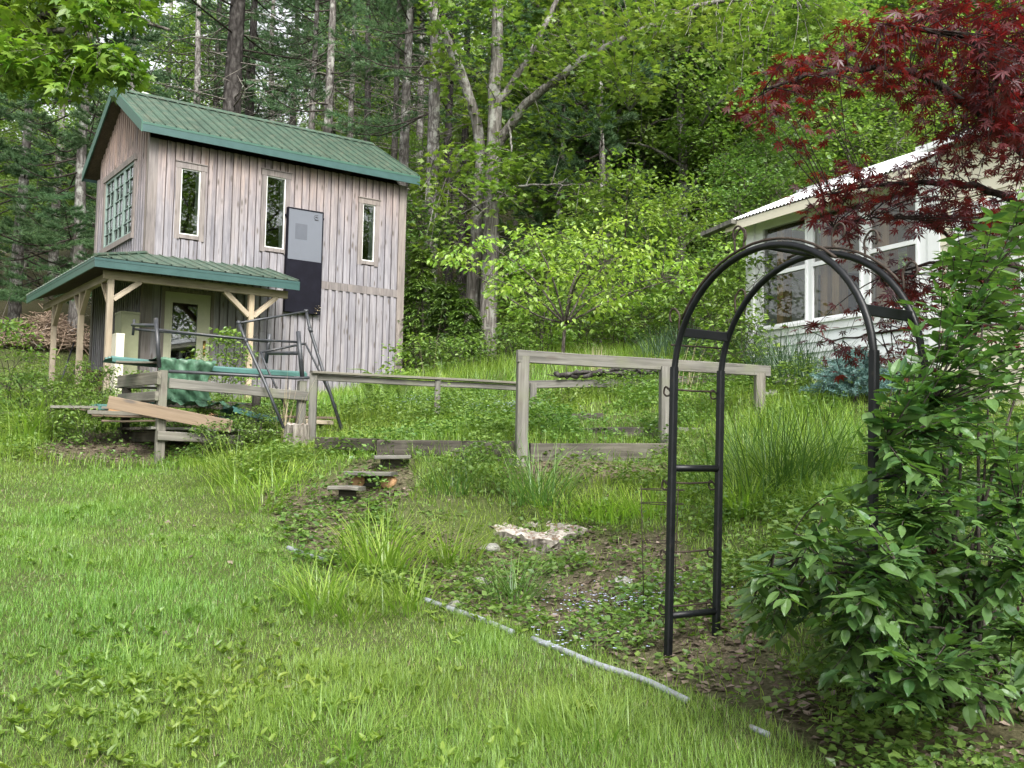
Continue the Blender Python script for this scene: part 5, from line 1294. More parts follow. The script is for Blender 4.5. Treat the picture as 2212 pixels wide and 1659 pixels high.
# understory saplings and shrubs
su = [(885,26,2,.9,'tall sapling close behind the right corner of the barn'),(1130,25,0,.8,'sapling just right of the big maple trunk'),(1180,19,1,.9,'many stemmed sapling low at the left of the dogwood trunk'),(1330,20,0,1,'sapling behind the right half of the dogwood'),
      (1470,19,0,.8,'sapling behind the second railing post, left of the arch'),(1590,22,2,.8,'taller dark sapling at the back of the house corner'),(1100,27,1,.9,'bushy sapling behind the right stem of the big maple'),(950,28,1,.8,'bushy sapling between the straight pine and the big maple'),
      (1240,25,1,1.1,'bushy sapling straight behind the dogwood trunk'),(1290,23,2,.7,'slim dark sapling rising behind the dogwood crown'),(1640,23,2,.9,'dark sapling behind the left end of the white house roof'),(1700,25,2,1.0,'dark sapling above the white house roof, farther right'),(1160,26,0,.8,'sapling between the big maple and the dogwood')]
for px, d, k, s, lab in su:
    place_tree('sapling', lab, 'sapling', 'saplings between the barn and the house', SAP[k], gat(px, d), random.uniform(0, 6), (s, s, s))
shl = ['low shrub against the foot of the barn right corner','low shrub between the barn corner and the low railing','leafy shrub at the left foot of the big maple','shrub at the right foot of the big maple above the thick post','shrub just left of the dogwood trunk','shrub just right of the dogwood trunk',
       'shrub under the right half of the dogwood','shrub above the second railing post','shrub seen through the gap left of the arch','shrub seen inside the left legs of the arch','slender shrub left of the white house corner','upright shrub under the outer right branches of the dogwood','low shrub in front of the big maple trunk','pale low shrub at the end of the low railing','slender shrub pressed against the white house corner board']
for i, (px, d, k, s) in enumerate([(900,19.5,0,1.3),(960,19,1,1.5),(1000,20,1,1.1),(1120,18.5,1,1.0),(1180,17.5,0,1.2),(1270,17.5,1,1.4),(1340,17.5,0,1.2),(1420,17,1,1.4),(1500,16.5,0,1.3),(1560,17,0,1.4),(1590,15.5,2,1.0),(1380,19,2,1.1),(1090,17,1,1.0),(1000,17.2,1,1.0),(1640,15.8,2,1.3)]):
    place_tree('shrub', shl[i], 'shrub', 'low shrubs behind the railings', SHR[k], gat(px, d), random.uniform(0, 6), (s, s, s))
for px, d, k, s, lab in [(108,11.9,0,.7,'leafy shrub left of the board pile'),(178,11.7,1,.75,'low leafy weed shrub under the left board ends'),(232,13.2,0,.75,'yellow green shrub in front of the front corner porch post'),
                         (300,14.2,0,.6,'leafy shrub right of the front corner porch post'),(175,14.2,0,.75,'leafy shrub at the foot of the second porch post'),(60,13.6,1,.9,'leafy weed shrub near the left edge under the trees'),
                         (482,15.0,2,.8,'young sapling growing in front of the porch door'),(505,11.25,1,.6,'dark leafy weed shrub at the right front of the rack'),(452,10.9,1,.6,'small leafy weed in front of the lower rack rail'),
                         (560,11.5,0,.5,'leafy weed shrub behind the bright grass near the stump'),(430,11.6,0,.5,'leafy shrub growing up through the middle of the rack'),(600,12.6,1,.65,'leafy weed shrub behind the right rack post'),
                         (480,11.7,0,.6,'pale leafy shoots right of the green tarp'),(20,14.5,2,.9,'dark leafy bush at the left edge by the lying pole'),(1610,13.2,2,1.05,'thin pale shrub against the corner of the white house'),(1585,12.6,0,1.0,'leafy shrub left of the house corner')]:
    place_tree('shrub', lab, 'shrub', None, SHR[k], gat(px, d), random.uniform(0, 6), (s, s, s))
# hemlocks right of the barn
def hemlock(H, R_, seed, n=150, leafm='needle_hemlock'):
    r = np.random.default_rng(seed); wb = Buf(); addtube(wb, [(0, 0, -.2), (.03, 0, H * .5), (0, .02, H)], [H * .014, H * .009, .004], 6); lb_ = Buf(); B = []
    for k in range(n):
        f = (k + r.random()) / n; z = .08 * H + f * H * .9; L = R_ * (1 - f) ** .75 * r.uniform(.7, 1.1) + .08; az = r.uniform(0, 6.283)
        d = np.array([math.cos(az), math.sin(az), 0]); a = np.array([0, 0, z]); B.append([a, a + d * L * .55 + [0, 0, .06 * L], a + d * L - [0, 0, .18 * L]])
    B = np.array(B); addtubes(wb, B, .008, .002, 3)
    for t in np.linspace(.2, 1, 8):
        pts, dr = along(np.array([curve_pts(b, 5) for b in B]), (t,)); pts = pts[:, 0]; dr = dr[:, 0]
        for k in range(5):
            sd = norm(np.cross(dr, [0, 0, 1.0])) * r.choice([-1, 1], (len(pts), 1)); q = sd * r.uniform(0, .30, (len(pts), 1)) * (1.1 - t * .7) * R_ * .7
            scatter(lb_, L_DIA[0] * [.75, 1, 1], L_DIA[1], pts + q - [0, 0, .03], dr * .7 + sd * .7 + rand_dirs(len(pts), r) * .4, np.array([0, 0, 1.0]) + rand_dirs(len(pts), r) * .35, .13 * r.uniform(.6, 1.2, len(pts)))
    return [('trunk', wb.mesh('trunk', M['bark_twig'], True)), ('crown', lb_.mesh('crown', M[leafm]))]
HEM = [hemlock(3.6, 1.0, 61), hemlock(2.6, .9, 62)]
place_tree('hemlock', 'feathery young hemlock against the right corner of the barn', 'tree', None, HEM[0], gat(905, 22.5), .5, (1.0, 1.0, 1.0))
place_tree('hemlock', 'shorter feathery hemlock in front of the straight pine right of the barn', 'tree', None, HEM[1], gat(958, 21.5), 2.5)
place_tree('hemlock', 'small pale hemlock at the foot of the big maple', 'tree', None, HEM[1], gat(1000, 20), 1.5, (.8, .8, .75))
# small blue spruce by the house
spb = Buf(); r_ = np.random.default_rng(13); spw = Buf(); addtube(spw, [(0, 0, -.1), (0, 0, .45)], [.03, .01], 6)
C = []; A = []
for k in range(150):
    az = r_.uniform(0, 6.283); z = r_.uniform(.04, .5); L = .42 * (1 - (z / .62) ** 1.5) * r_.uniform(.6, 1.05); d = np.array([math.cos(az), math.sin(az), .12])
    for t in (.35, .55, .75, .9, 1.0): C.append(np.array([0, 0, z]) + d * L * t); A.append(d)
needle_tufts(spb, np.array(C), np.array(A), r_, 22, .05, .0035, .9)
place_tree('spruce', 'small rounded blue spruce bush in front of the house under the red maple', 'shrub', None, [('trunk', spw.mesh('trunk', M['bark_twig'])), ('crown', spb.mesh('crown', M['needle_blue']))], gp(1848, 868), 0, (1.15, 1.15, 1.0))

# ---------------- trees built limb by limb
def P3(*q): return np.array([at(*k) for k in q])
def emit_leaves(parent, pos, dirs, nrm, sc, leaf, matname, n_parts, far_name='foliage'):
    """the leaves that show largest become parts; the rest join one part"""
    dirs = norm(dirs); side = norm(np.cross(dirs, nrm)); nn = np.cross(side, dirs); order = np.argsort(-(sc / np.maximum(pos[:, 1], .5)))
    vis = [i for i in order if abs(pos[i, 0]) < .52 * pos[i, 1]][:n_parts]
    me = Buf().add(leaf[0], t=leaf[1]).mesh('leaf', M[matname])
    inv = WM[parent.name].inverted()
    for i in vis:
        Mx = Matrix([[side[i][k] * sc[i], dirs[i][k] * sc[i], nn[i][k] * sc[i], pos[i][k]] for k in range(3)] + [[0, 0, 0, 1]])
        link('leaf', me, parent, world=Mx)
    keep = np.ones(len(pos), bool); keep[vis] = False
    b = Buf(); scatter(b, leaf[0], leaf[1], pos[keep], dirs[keep], nrm[keep], sc[keep])
    o = link(far_name, b.mesh(far_name, M[matname]), parent, world=Matrix.Identity(4)); o['kind'] = 'stuff'
    return o
def spray_arrays(centers, nper, rad, ls, r, flat=.25, tilt=.45, out=.7, down=0.0):
    C = np.repeat(centers, nper, axis=0); n = len(C); a = r.uniform(0, 6.283, n); q = rad * np.sqrt(r.uniform(0, 1, n))
    off = np.column_stack([np.cos(a) * q, np.sin(a) * q, r.normal(0, flat * rad, n)])
    D = np.column_stack([np.cos(a), np.sin(a), r.normal(-down, .3, n)]) * out + rand_dirs(n, r) * (1 - out)
    Nn = np.column_stack([r.normal(0, tilt, n), r.normal(0, tilt, n), np.ones(n)]); return C + off, D, Nn, ls * r.uniform(.65, 1.2, n)
# the big maple behind the dogwood
r_ = np.random.default_rng(90)
LB = [(P3((1050,795,24),(1057,600,24),(1065,350,24),(1071,150,24.2),(1077,-60,24.4),(1082,-500,24.6)), .235, .10), (P3((1012,760,24.5),(1027,560,24.4),(1035,400,24.3),(1036,300,24.3),(990,140,24.2),(930,20,24),(880,-90,24)), .19, .08),
      (P3((1068,320,24),(1105,268,23.8),(1140,222,23.5),(1215,163,23),(1290,112,22.6),(1400,60,22),(1490,20,21.6),(1560,2,21.4),(1720,-8,21)), .125, .045),
      (P3((1070,225,24),(1100,190,24),(1148,112,24),(1180,50,24.2),(1230,-60,24.4)), .105, .05), (P3((1058,470,24),(1000,420,23.4),(930,380,23)), .04, .012), (P3((1062,420,24),(1140,400,23.3),(1260,400,22.8)), .04, .012),
      (P3((1056,610,24),(1130,580,23.5),(1180,575,23)), .03, .01), (P3((1290,112,22.6),(1330,180,22.4),(1360,240,22.2)), .03, .01), (P3((1100,270,23.8),(1105,330,23.2),(1090,420,22.9)), .03, .01)]
wb = Buf()
for P, a, b in LB:
    C_ = curve_pts(P, 30); addtube(wb, C_ + r_.normal(0, .012, C_.shape), np.linspace(a, b, 30), 12)
tips = np.concatenate([region([(885,340),(1000,310),(1180,330),(1330,420),(1290,490),(1150,560),(1100,540),(1085,420),(1010,420),(1000,560),(905,560),(885,450)], 60, 22, 25, r_), region([(880,-20),(1350,-20),(1300,250),(1120,420),(1000,400),(940,260)], 150, 22, 27, r_),
                       region([(1200,-20),(1900,-20),(1850,120),(1500,230),(1250,200)], 130, 19.5, 24, r_), region([(700,-60),(1700,-60),(1700,-700),(700,-700)], 120, 20, 28, r_)])
P = twigs(limb_samples([l[0] for l in LB]), tips, r_, .08); addtubes(wb, P, .014, .004, 4)
big = thing('maple_tree', 'big two stemmed maple with grey bark and a long limb reaching right', 'tree', gat(1045, 24))
link('trunk', wb.mesh('trunk', M['bark_maple'], True), big, world=Matrix.Identity(4))
pts, _ = along(P, (.45, .75, 1.0)); lb_ = Buf(); spray_leaves(lb_, pts.reshape(-1, 3), 8, .36, .14, L_MAPLE, r_, flat=.22)
link('crown', lb_.mesh('crown', M['leaf_maple']), big, world=Matrix.Identity(4))
# the maple whose boughs hang in from the upper left
r_ = np.random.default_rng(91)
LB = [(P3((-330,1040,11.6),(-310,600,11.6),(-280,300,11.5),(-260,0,11.5),(-250,-400,11.6)), .2, .1), (P3((-290,420,11.5),(-120,210,11.2),(0,105,11),(62,56,10.8),(171,-12,10.5),(260,-80,10.3)), .075, .03),
      (P3((-20,118,11),(75,72,10.7),(180,62,10.4),(240,38,10.3),(300,45,10.2),(365,64,10)), .038, .014), (P3((-120,220,11.2),(0,118,10.6),(60,96,10.3),(150,108,10),(215,96,9.9)), .02, .007), (P3((-270,250,11.5),(-80,60,11),(60,-30,10.5),(200,-60,10)), .06, .02)]
wb = Buf()
for P, a, b in LB:
    C_ = curve_pts(P, 26); addtube(wb, C_, np.linspace(a, b, 26), 10)
tips = np.concatenate([region([(-120,-40),(330,-40),(300,40),(200,70),(60,60),(-120,120)], 60, 9.6, 12, r_), region([(-60,90),(110,70),(225,130),(200,200),(150,240),(60,180),(-60,200)], 62, 9.4, 11.5, r_),
                       region([(150,90),(290,150),(330,160),(230,180),(180,170)], 20, 9.6, 11, r_), region([(-300,-300),(300,-300),(330,-60),(-300,-60)], 60, 9.5, 13, r_), region([(-30,0),(60,0),(50,150),(-30,150)], 25, 9.4, 11.5, r_)])
P = twigs(limb_samples([l[0] for l in LB[1:]]), tips, r_, .05); addtubes(wb, P, .007, .0025, 4)
hang = thing('maple_tree', 'maple with bright green boughs hanging in from the upper left corner', 'tree', gat(-330, 11.6))
link('trunk', wb.mesh('trunk', M['bark_maple'], True), hang, world=Matrix.Identity(4))
L_MAP2 = palmate(((-100,.55),(-52,.85),(0,1.0),(52,.85),(100,.55)), .21, .28)
pts, _ = along(P, (.55, .8, 1.0)); A_ = spray_arrays(pts.reshape(-1, 3), 6, .2, .115, r_, flat=.25, tilt=.5, down=.35)
emit_leaves(hang, *A_, L_MAP2, 'leaf_bright', 300, 'crown')
# yellow green dogwood
r_ = np.random.default_rng(92)
LB = [(P3((1214,800,16),(1217,745,16),(1222,690,16),(1235,620,16),(1262,560,16.1),(1300,490,16.2)), .035, .010)] + [(P3((1221,700,16), m_, e), .02, .006) for m_, e in
      [((1150,640,15.6),(1040,590,15.2)), ((1150,600,16.3),(1060,530,16.6)), ((1190,590,15.8),(1150,510,15.8)), ((1300,630,15.7),(1430,600,15.3)), ((1290,590,16.4),(1400,520,16.8)), ((1340,640,16.2),(1500,590,16.6)), ((1250,600,15.4),(1320,560,14.9)), ((1140,670,15.9),(980,560,15.8))]]
wb = Buf()
for P, a, b in LB: addtube(wb, curve_pts(P, 16), np.linspace(a, b, 16), 7)
tips = np.concatenate([region([(940,545),(1010,480),(1110,510),(1290,500),(1290,455),(1420,465),(1450,525),(1530,565),(1545,630),(1440,640),(1340,690),(1250,650),(1110,640),(980,570)], 165, 14.9, 17.2, r_), region([(1040,600),(1330,620),(1320,690),(1080,690)], 22, 15, 17, r_)])
tips[:, 2] = np.round((tips[:, 2] + .18 * np.sin(tips[:, 0] * 2.3 + tips[:, 1])) / .42) * .42 - .18 * np.sin(tips[:, 0] * 2.3 + tips[:, 1]) + r_.normal(0, .05, len(tips))
P = twigs(limb_samples([l[0] for l in LB]), tips, r_, .1); addtubes(wb, P, .006, .002, 3)
dog = thing('dogwood_tree', 'small yellow green dogwood with layered branches behind the railing', 'tree', gat(1215, 16))
link('trunk', wb.mesh('trunk', M['bark_twig'], True), dog, world=Matrix.Identity(4))
pts, _ = along(P, (.7, 1.0)); A_ = spray_arrays(pts.reshape(-1, 3), 6, .22, .105, r_, flat=.10, tilt=.4, down=.3)
emit_leaves(dog, *A_, L_OVS, 'leaf_dogwood', 300, 'crown')
# red Japanese maple
r_ = np.random.default_rng(93)
LB = [(P3((2450,1180,6.4),(2430,900,6.4),(2400,650,6.3),(2340,420,6.1),(2290,230,5.8),(2240,40,5.5)), .08, .03), (P3((2380,560,6.2),(2250,380,5.9),(2120,250,5.6),(1980,160,5.3),(1850,150,5.1),(1740,165,4.95),(1650,195,4.85)), .035, .006),
      (P3((2400,650,6.3),(2250,480,6.1),(2130,410,6.0),(2000,395,5.9),(1880,400,5.8),(1780,420,5.7)), .032, .005), (P3((2410,720,6.3),(2250,600,6.2),(2110,560,6.1),(2000,570,6.0),(1900,600,5.9)), .025, .004),
      (P3((2420,800,6.3),(2250,720,6.4),(2100,700,6.4),(1950,710,6.3),(1800,740,6.3)), .022, .004), (P3((2340,420,6.1),(2240,240,5.4),(2120,100,5.0),(1980,60,4.8),(1900,50,4.7)), .03, .006), (P3((2110,560,6.1),(2000,480,5.9),(1900,470,5.7),(1800,490,5.6)), .012, .003)]
wb = Buf()
for P, a, b in LB: C_ = curve_pts(P, 24); addtube(wb, C_ + r_.normal(0, .006, C_.shape), np.linspace(a, b, 24), 8)
tips = np.concatenate([region([(1590,222),(1650,170),(1747,80),(1930,36),(2022,-30),(2270,-30),(2270,330),(2076,285),(1991,285),(1930,213),(1839,205),(1778,205),(1690,258),(1656,290)], 175, 4.5, 6.1, r_),
                       region([(1722,402),(1778,346),(2021,322),(2270,300),(2270,520),(1960,465),(1869,425),(1747,448)], 84, 5.1, 6.5, r_), region([(1745,440),(1880,420),(1860,550),(1800,560),(1752,500)], 16, 5.3, 6.2, r_),
                       region([(1975,465),(2270,430),(2270,760),(1990,720),(1945,600)], 46, 5.3, 6.9, r_), region([(1825,560),(2000,560),(2000,720),(1860,720)], 17, 5.5, 6.5, r_), region([(1720,700),(1960,700),(1960,880),(1790,800)], 14, 5.8, 6.8, r_),
                       region([(2050,-30),(2300,-30),(2300,300),(2100,260)], 40, 4.2, 6.0, r_), region([(2050,150),(2290,90),(2290,520),(2030,470),(1985,330)], 46, 4.9, 6.4, r_)])
P = twigs(limb_samples([l[0] for l in LB[1:]]), tips, r_, .05); addtubes(wb, P, .0045, .0015, 3)
red = thing('red_maple', 'dark red Japanese maple overhanging the white house from the right edge', 'tree', gat(2450, 6.4))
link('trunk', wb.mesh('trunk', M['bark_red'], True), red, world=Matrix.Identity(4))
pts, _ = along(P, (.55, .8, 1.0)); A_ = spray_arrays(pts.reshape(-1, 3), 3, .11, .058, r_, flat=.22, tilt=.5, down=.35)
emit_leaves(red, *A_, L_PALM, 'leaf_red', 300, 'crown')
# big leaved sweetshrub at the lower right
r_ = np.random.default_rng(94)
bc = gat(2075, 4.45)
tips = np.concatenate([region([(2075,470),(2150,440),(2280,430),(2280,700),(2000,650),(1965,620)], 66, 3.7, 4.8, r_), region([(1950,640),(2280,660),(2280,1000),(1860,1000),(1830,960),(1905,850)], 135, 3.5, 5.0, r_),
                       region([(1860,1000),(2280,1000),(2280,1350),(1900,1360),(1650,1330),(1570,1310),(1630,1190),(1770,1090)], 190, 3.4, 4.8, r_), region([(1600,1310),(1750,1330),(1900,1350),(2280,1350),(2280,1570),(2010,1540),(1800,1490),(1700,1400)], 100, 3.3, 4.6, r_), region([(1800,1120),(2280,1000),(2280,1600),(1960,1540),(1760,1400)], 110, 4.5, 5.6, r_), region([(1930,760),(2090,760),(2090,1400),(1960,1400)], 46, 3.4, 4.1, r_), region([(1840,1110),(1950,1090),(1930,1540),(1850,1500)], 30, 3.3, 3.95, r_), region([(1560,1290),(1660,1240),(1720,1340),(1610,1370)], 16, 3.8, 4.5, r_)])
stems = []
for k in r_.choice(len(tips), 46, replace=False):
    e = tips[k]; b0 = bc + [r_.normal(0, .16), r_.normal(0, .16), -.05]; L = np.linalg.norm(e - b0)
    mid = b0 + (e - b0) * .45 + [0, 0, .16 * L] + r_.normal(0, .05, 3); stems.append(curve_pts([b0, mid, e], 14))
bush = thing('sweetshrub', 'large spreading green shrub with big leaves and maroon flowers at lower right', 'shrub', bc)
for s_ in stems[:24]: tube('stem', M['bark_twig'], bush, s_, np.linspace(.011, .003, 14), 5)
wb = Buf(); addtubes(wb, np.array(stems[24:]), .010, .003, 4)
SS = np.concatenate([s_[3:] for s_ in stems]); P = twigs(SS, tips, r_, .06, 7); addtubes(wb, P, .0035, .0015, 3)
o = link('twigs', wb.mesh('twigs', M['bark_twig'], True), bush, world=Matrix.Identity(4)); o['kind'] = 'stuff'
pos = []; dr = []; nr_ = []; sc = []
for i, Tw in enumerate(P):
    L = np.linalg.norm(Tw[-1] - Tw[0]); nn_ = 5; d = norm(Tw[-1] - Tw[-3]); ext = max(.22, min(.36, L)); sd = norm(np.cross(d, [0, 0, 1.0]))
    for j in range(nn_):
        a = Tw[-1] - d * ext * (j / nn_) * .95; s0 = .090 * r_.uniform(.5, 1.2) * (.62 + .38 * min(1, (j + .6) / 1.6))
        for sg in (-1, 1):
            v = d * r_.uniform(.35, .75) + sd * sg * 1.0 + np.array([0, 0, r_.normal(.0, .25)]); pos.append(a + r_.normal(0, .006, 3)); dr.append(v); nr_.append(np.array([r_.normal(0, .28), r_.normal(0, .28), 1]) - d * .2); sc.append(s0)
    pos.append(Tw[-1]); dr.append(d + r_.normal(0, .3, 3)); nr_.append(np.array([r_.normal(0, .3), r_.normal(0, .3), 1])); sc.append(.075 * r_.uniform(.6, 1.1))
emit_leaves(bush, np.array(pos), np.array(dr), np.array(nr_), np.array(sc), L_OVA, 'leaf_bush', 300, 'foliage')
fl = Buf(); idx_ = r_.choice(len(P), 26, replace=False)
petal = ovate(.13, -.25, .03, 3)
for i in idx_:
    c0 = P[i][-2] + [0, 0, .015]; m_ = 16; az = r_.uniform(0, 6.283, m_); el = r_.uniform(-.1, 1.1, m_)
    D = np.column_stack([np.cos(az) * np.cos(el), np.sin(az) * np.cos(el), np.sin(el)])
    f_ = Buf(); scatter(f_, petal[0], petal[1], np.repeat(c0[None], m_, 0), D, np.column_stack([-np.cos(az), -np.sin(az), np.full(m_, .6)]), .032 * r_.uniform(.8, 1.15, m_))
    link('flower', f_.mesh('flower', M['flower_maroon']), bush, world=Matrix.Identity(4))

# ================================================================== grasses and ground plants
def blades(b, P, H, W_, az, lean, curl, seg=2, m=0):
    """tapering bent blades rooted at P; lean and curl say how far they fall over"""
    n = len(P); D = np.column_stack([np.cos(az), np.sin(az), np.zeros(n)]); S = np.column_stack([-np.sin(az), np.cos(az), np.zeros(n)])
    rows = []
    for i in range(seg + 1):
        t = i / seg; th = lean + curl * t
        c_ = P + D * (H * (np.sin(lean) * t + .5 * curl * t * t * np.cos(lean)))[:, None] * 1.0 + np.array([0, 0, 1.0]) * (H * (np.cos(lean) * t - .42 * curl * t * t * np.maximum(.35, np.sin(lean + .3))))[:, None]
        wv = W_ * (1 - t) ** .7
        if i < seg: rows += [c_ - S * wv[:, None] * .5, c_ + S * wv[:, None] * .5]
        else: rows += [c_]
    V = np.stack(rows, 1); k = V.shape[1]; base = (np.arange(n) * k)[:, None]
    T = []
    for i in range(seg - 1): T += [[2*i, 2*i+1, 2*i+3], [2*i, 2*i+3, 2*i+2]]
    T.append([2*seg-2, 2*seg-1, 2*seg])
    T = np.array(T); return b.add(V.reshape(-1, 3), t=(base[:, :, None] + T[None]).reshape(-1, 3), m=m)
class Noise2:
    def __init__(s, seed, cell): s.g = np.random.default_rng(seed).random((64, 64)); s.c = cell
    def __call__(s, x, y):
        u = np.asarray(x) / s.c + 31.3; v = np.asarray(y) / s.c + 17.7; i = np.floor(u).astype(int); j = np.floor(v).astype(int); f = u - i; g = v - j
        f = f * f * (3 - 2 * f); g = g * g * (3 - 2 * g); G = s.g
        return (G[i % 64, j % 64] * (1 - f) + G[(i + 1) % 64, j % 64] * f) * (1 - g) + (G[i % 64, (j + 1) % 64] * (1 - f) + G[(i + 1) % 64, (j + 1) % 64] * f) * g
nA, nB, nC = Noise2(1, .55), Noise2(2, 1.5), Noise2(3, .25)
def fan(n, dlo, dhi, pw, r, half=.62, pad=.6):
    """ground positions with density falling off with distance"""
    u = r.random(n); d = (dlo ** pw + u * (dhi ** pw - dlo ** pw)) ** (1 / pw)
    return (r.uniform(-1, 1, n) * (half * d + pad)), d
BARN_FOOT = np.array([BC + a * BD1 + b * BD2 for a, b in ((PA, PB), (PR, PB), (PR, 0), (BL, 0), (BL, BW), (PA, BW))])
HOUSE_FOOT = np.array([[HC[0] + a * math.cos(HTH) - b * math.sin(HTH), HC[1] + a * math.sin(HTH) + b * math.cos(HTH)] for a, b in ((-.05, -.05), (7.6, -.05), (7.6, 4), (-.05, 4))])
def clear(x, y): return ~in_poly(BARN_FOOT, x, y) & ~in_poly(HOUSE_FOOT, x, y)
# mown lawn
r_ = np.random.default_rng(100)
x, y = fan(640000, 3.0, 13.5, 1.0, r_); k = in_poly(LAWN, x, y) & (r_.random(len(x)) < .55 + .6 * nA(x, y)); x, y = x[k], y[k]
pt = np.clip(nB(x, y) * .5 + nA(x, y) * .35 + (nC(x, y) > .7) * .35, 0, 1.2); H = (.028 + .07 * pt ** 1.7) * r_.uniform(.6, 1.35, len(x)) * (1 + .5 * np.exp(-((x - .1) ** 2 / 1.2 + (y - 4.2) ** 2 / .8)))
b = Buf(); blades(b, np.column_stack([x, y, gz(x, y) - .006]), H, .0013 + .00042 * y, r_.uniform(0, 6.283, len(x)), r_.uniform(.05, .75, len(x)), r_.uniform(.1, .8, len(x)), 2)
tag(link('grass', b.mesh('grass', M['blade_lawn'])), kind='stuff')
x, y = fan(14000, 3.0, 13, 1.0, r_); k = in_poly(LAWN, x, y); x, y = x[k], y[k]
b = Buf(); blades(b, np.column_stack([x, y, gz(x, y) - .004]), .07 * r_.uniform(.5, 1.3, len(x)), .0016 + .0004 * y, r_.uniform(0, 6.283, len(x)), r_.uniform(.5, 1.4, len(x)), r_.uniform(.1, .8, len(x)), 2)
tag(link('dry_thatch', b.mesh('dry_thatch', M['dry_grass'])), kind='stuff')
# far grass, terraces and rough bank
x, y = fan(120000, 12.5, 30, 1.0, r_, .6, 1); k = clear(x, y) & ((y < 23) | (x < -8)); x, y = x[k], y[k]; k = ~((x > 4) & (y > 15)); x, y = x[k], y[k]
b = Buf(); rough = np.where(x < -7.5, .08, .26) * (.5 + nB(x, y))
blades(b, np.column_stack([x, y, gz(x, y) - .01]), rough * r_.uniform(.5, 1.4, len(x)), .0075 + .0002 * y, r_.uniform(0, 6.283, len(x)), r_.uniform(.05, .5, len(x)), r_.uniform(.1, .9, len(x)), 2)
x, y = fan(210000, 4.2, 12.8, 1.15, r_); k = ~in_poly(LAWN, x, y) & clear(x, y) & (r_.random(len(x)) > soilw(x, y) * 1.3) & (r_.random(len(x)) < .35 + .8 * nA(x, y)); x, y = x[k], y[k]
H = (.05 + .17 * nB(x, y) * np.clip((y - 6.5) / 3, .22, 1)) * r_.uniform(.5, 1.3, len(x))
meadow = in_poly(np.array([gp(*q)[:2] for q in ((1560,1130),(1560,960),(1660,900),(1840,900),(1900,1000),(1840,1110))]), x, y); H = np.where(meadow, H * 2.6, H)
blades(b, np.column_stack([x, y, gz(x, y) - .01]), H, .0035 + .0005 * y, r_.uniform(0, 6.283, len(x)), r_.uniform(.05, .5, len(x)), r_.uniform(.1, 1.0, len(x)), 3)
tag(link('rough_grass', b.mesh('rough_grass', M['blade_clump'])), kind='stuff')
# broad leaved weeds in the lawn and ground cover in the bed
b = Buf()
x, y = fan(15000, 3.0, 9, 1.1, r_); pl = np.clip(np.exp(-((x + 1.55) ** 2 / .55 + (y - 4.5) ** 2 / .5)) * .5 + (nA(x, y) > .68) * .18, 0, 1); k = in_poly(LAWN, x, y) & (r_.random(len(x)) < pl); x, y = x[k], y[k]
C = np.column_stack([x, y, gz(x, y) + .025]); Cr = np.repeat(C, 6, axis=0); n = len(Cr); az = r_.uniform(0, 6.283, n)
D = np.column_stack([np.cos(az), np.sin(az), r_.uniform(.2, 1.6, n)]); scatter(b, L_OVS[0] * [.8, 1, 1], L_OVS[1], Cr, D, np.column_stack([r_.normal(0, .3, n), r_.normal(0, .3, n), np.ones(n)]), .044 * r_.uniform(.4, 1.4, n))
tag(link('lawn_weeds', b.mesh('lawn_weeds', M['blade_clump'])), kind='stuff')
b = Buf()
x, y = fan(42000, 3.4, 13.8, 1.35, r_); k = ~in_poly(LAWN, x, y) & clear(x, y) & (r_.random(len(x)) < .12 + 1.0 * (nA(x, y) > .5) * (1 - .92 * soilw(x, y))); x, y = x[k], y[k]
hgt = .03 + .10 * nB(x, y) + .34 * (y > 8.6) * nA(x, y) ** 2; C = np.column_stack([x, y, gz(x, y) + hgt * r_.random(len(x))]); Cr = np.repeat(C, 9, axis=0); n = len(Cr); az = r_.uniform(0, 6.283, n)
Cr = Cr + np.column_stack([r_.normal(0, .045, n), r_.normal(0, .045, n), r_.uniform(-.02, .05, n)])
D = np.column_stack([np.cos(az), np.sin(az), r_.uniform(-.2, .8, n)]); scatter(b, L_WIDE[0], L_WIDE[1], Cr, D, np.column_stack([r_.normal(0, .45, n), r_.normal(0, .45, n), np.ones(n)]), .036 * r_.uniform(.4, 1.6, n))
tag(link('ground_cover', b.mesh('ground_cover', M['leaf_weed'])), kind='stuff')
# leaf litter
b = Buf(); x, y = fan(60000, 3.2, 13, 1.2, r_); k = (r_.random(len(x)) < (soilw(x, y) - .04) * .85) ; x, y = x[k], y[k]; n = len(x); az = r_.uniform(0, 6.283, n)
scatter(b, L_WIDE[0], L_WIDE[1], np.column_stack([x, y, gz(x, y) + .008]), np.column_stack([np.cos(az), np.sin(az), r_.normal(0, .25, n)]), np.column_stack([r_.normal(0, .35, n), r_.normal(0, .35, n), np.ones(n)]), .048 * r_.uniform(.4, 1.4, n))
tag(link('leaf_litter', b.mesh('leaf_litter', M['litter'])), kind='stuff')
b = Buf()
for (px, py, sx, sy, cnt, hh) in ((975,892,1.0,.5,600,.22),(1330,1320,.45,.4,170,.10),(1240,1395,.3,.25,50,.08),(1120,905,.6,.3,250,.2)):
    c0 = gp(px, py); X = c0[0] + r_.normal(0, sx * .5, cnt); Y = c0[1] + r_.normal(0, sy * .5, cnt); C = np.column_stack([X, Y, gz(X, Y) + r_.uniform(.4, 1, cnt) * hh])
    C4 = np.repeat(C, 4, 0); az = r_.uniform(0, 6.283, len(C4)); scatter(b, L_WIDE[0], L_WIDE[1], C4, np.column_stack([np.cos(az), np.sin(az), np.full(len(C4), .2)]), np.column_stack([r_.normal(0, .3, len(C4)), r_.normal(0, .3, len(C4)), np.ones(len(C4))]), .013)
tag(link('forget_me_not_flowers', b.mesh('forget_me_not_flowers', M['blue_flower'])), kind='stuff')
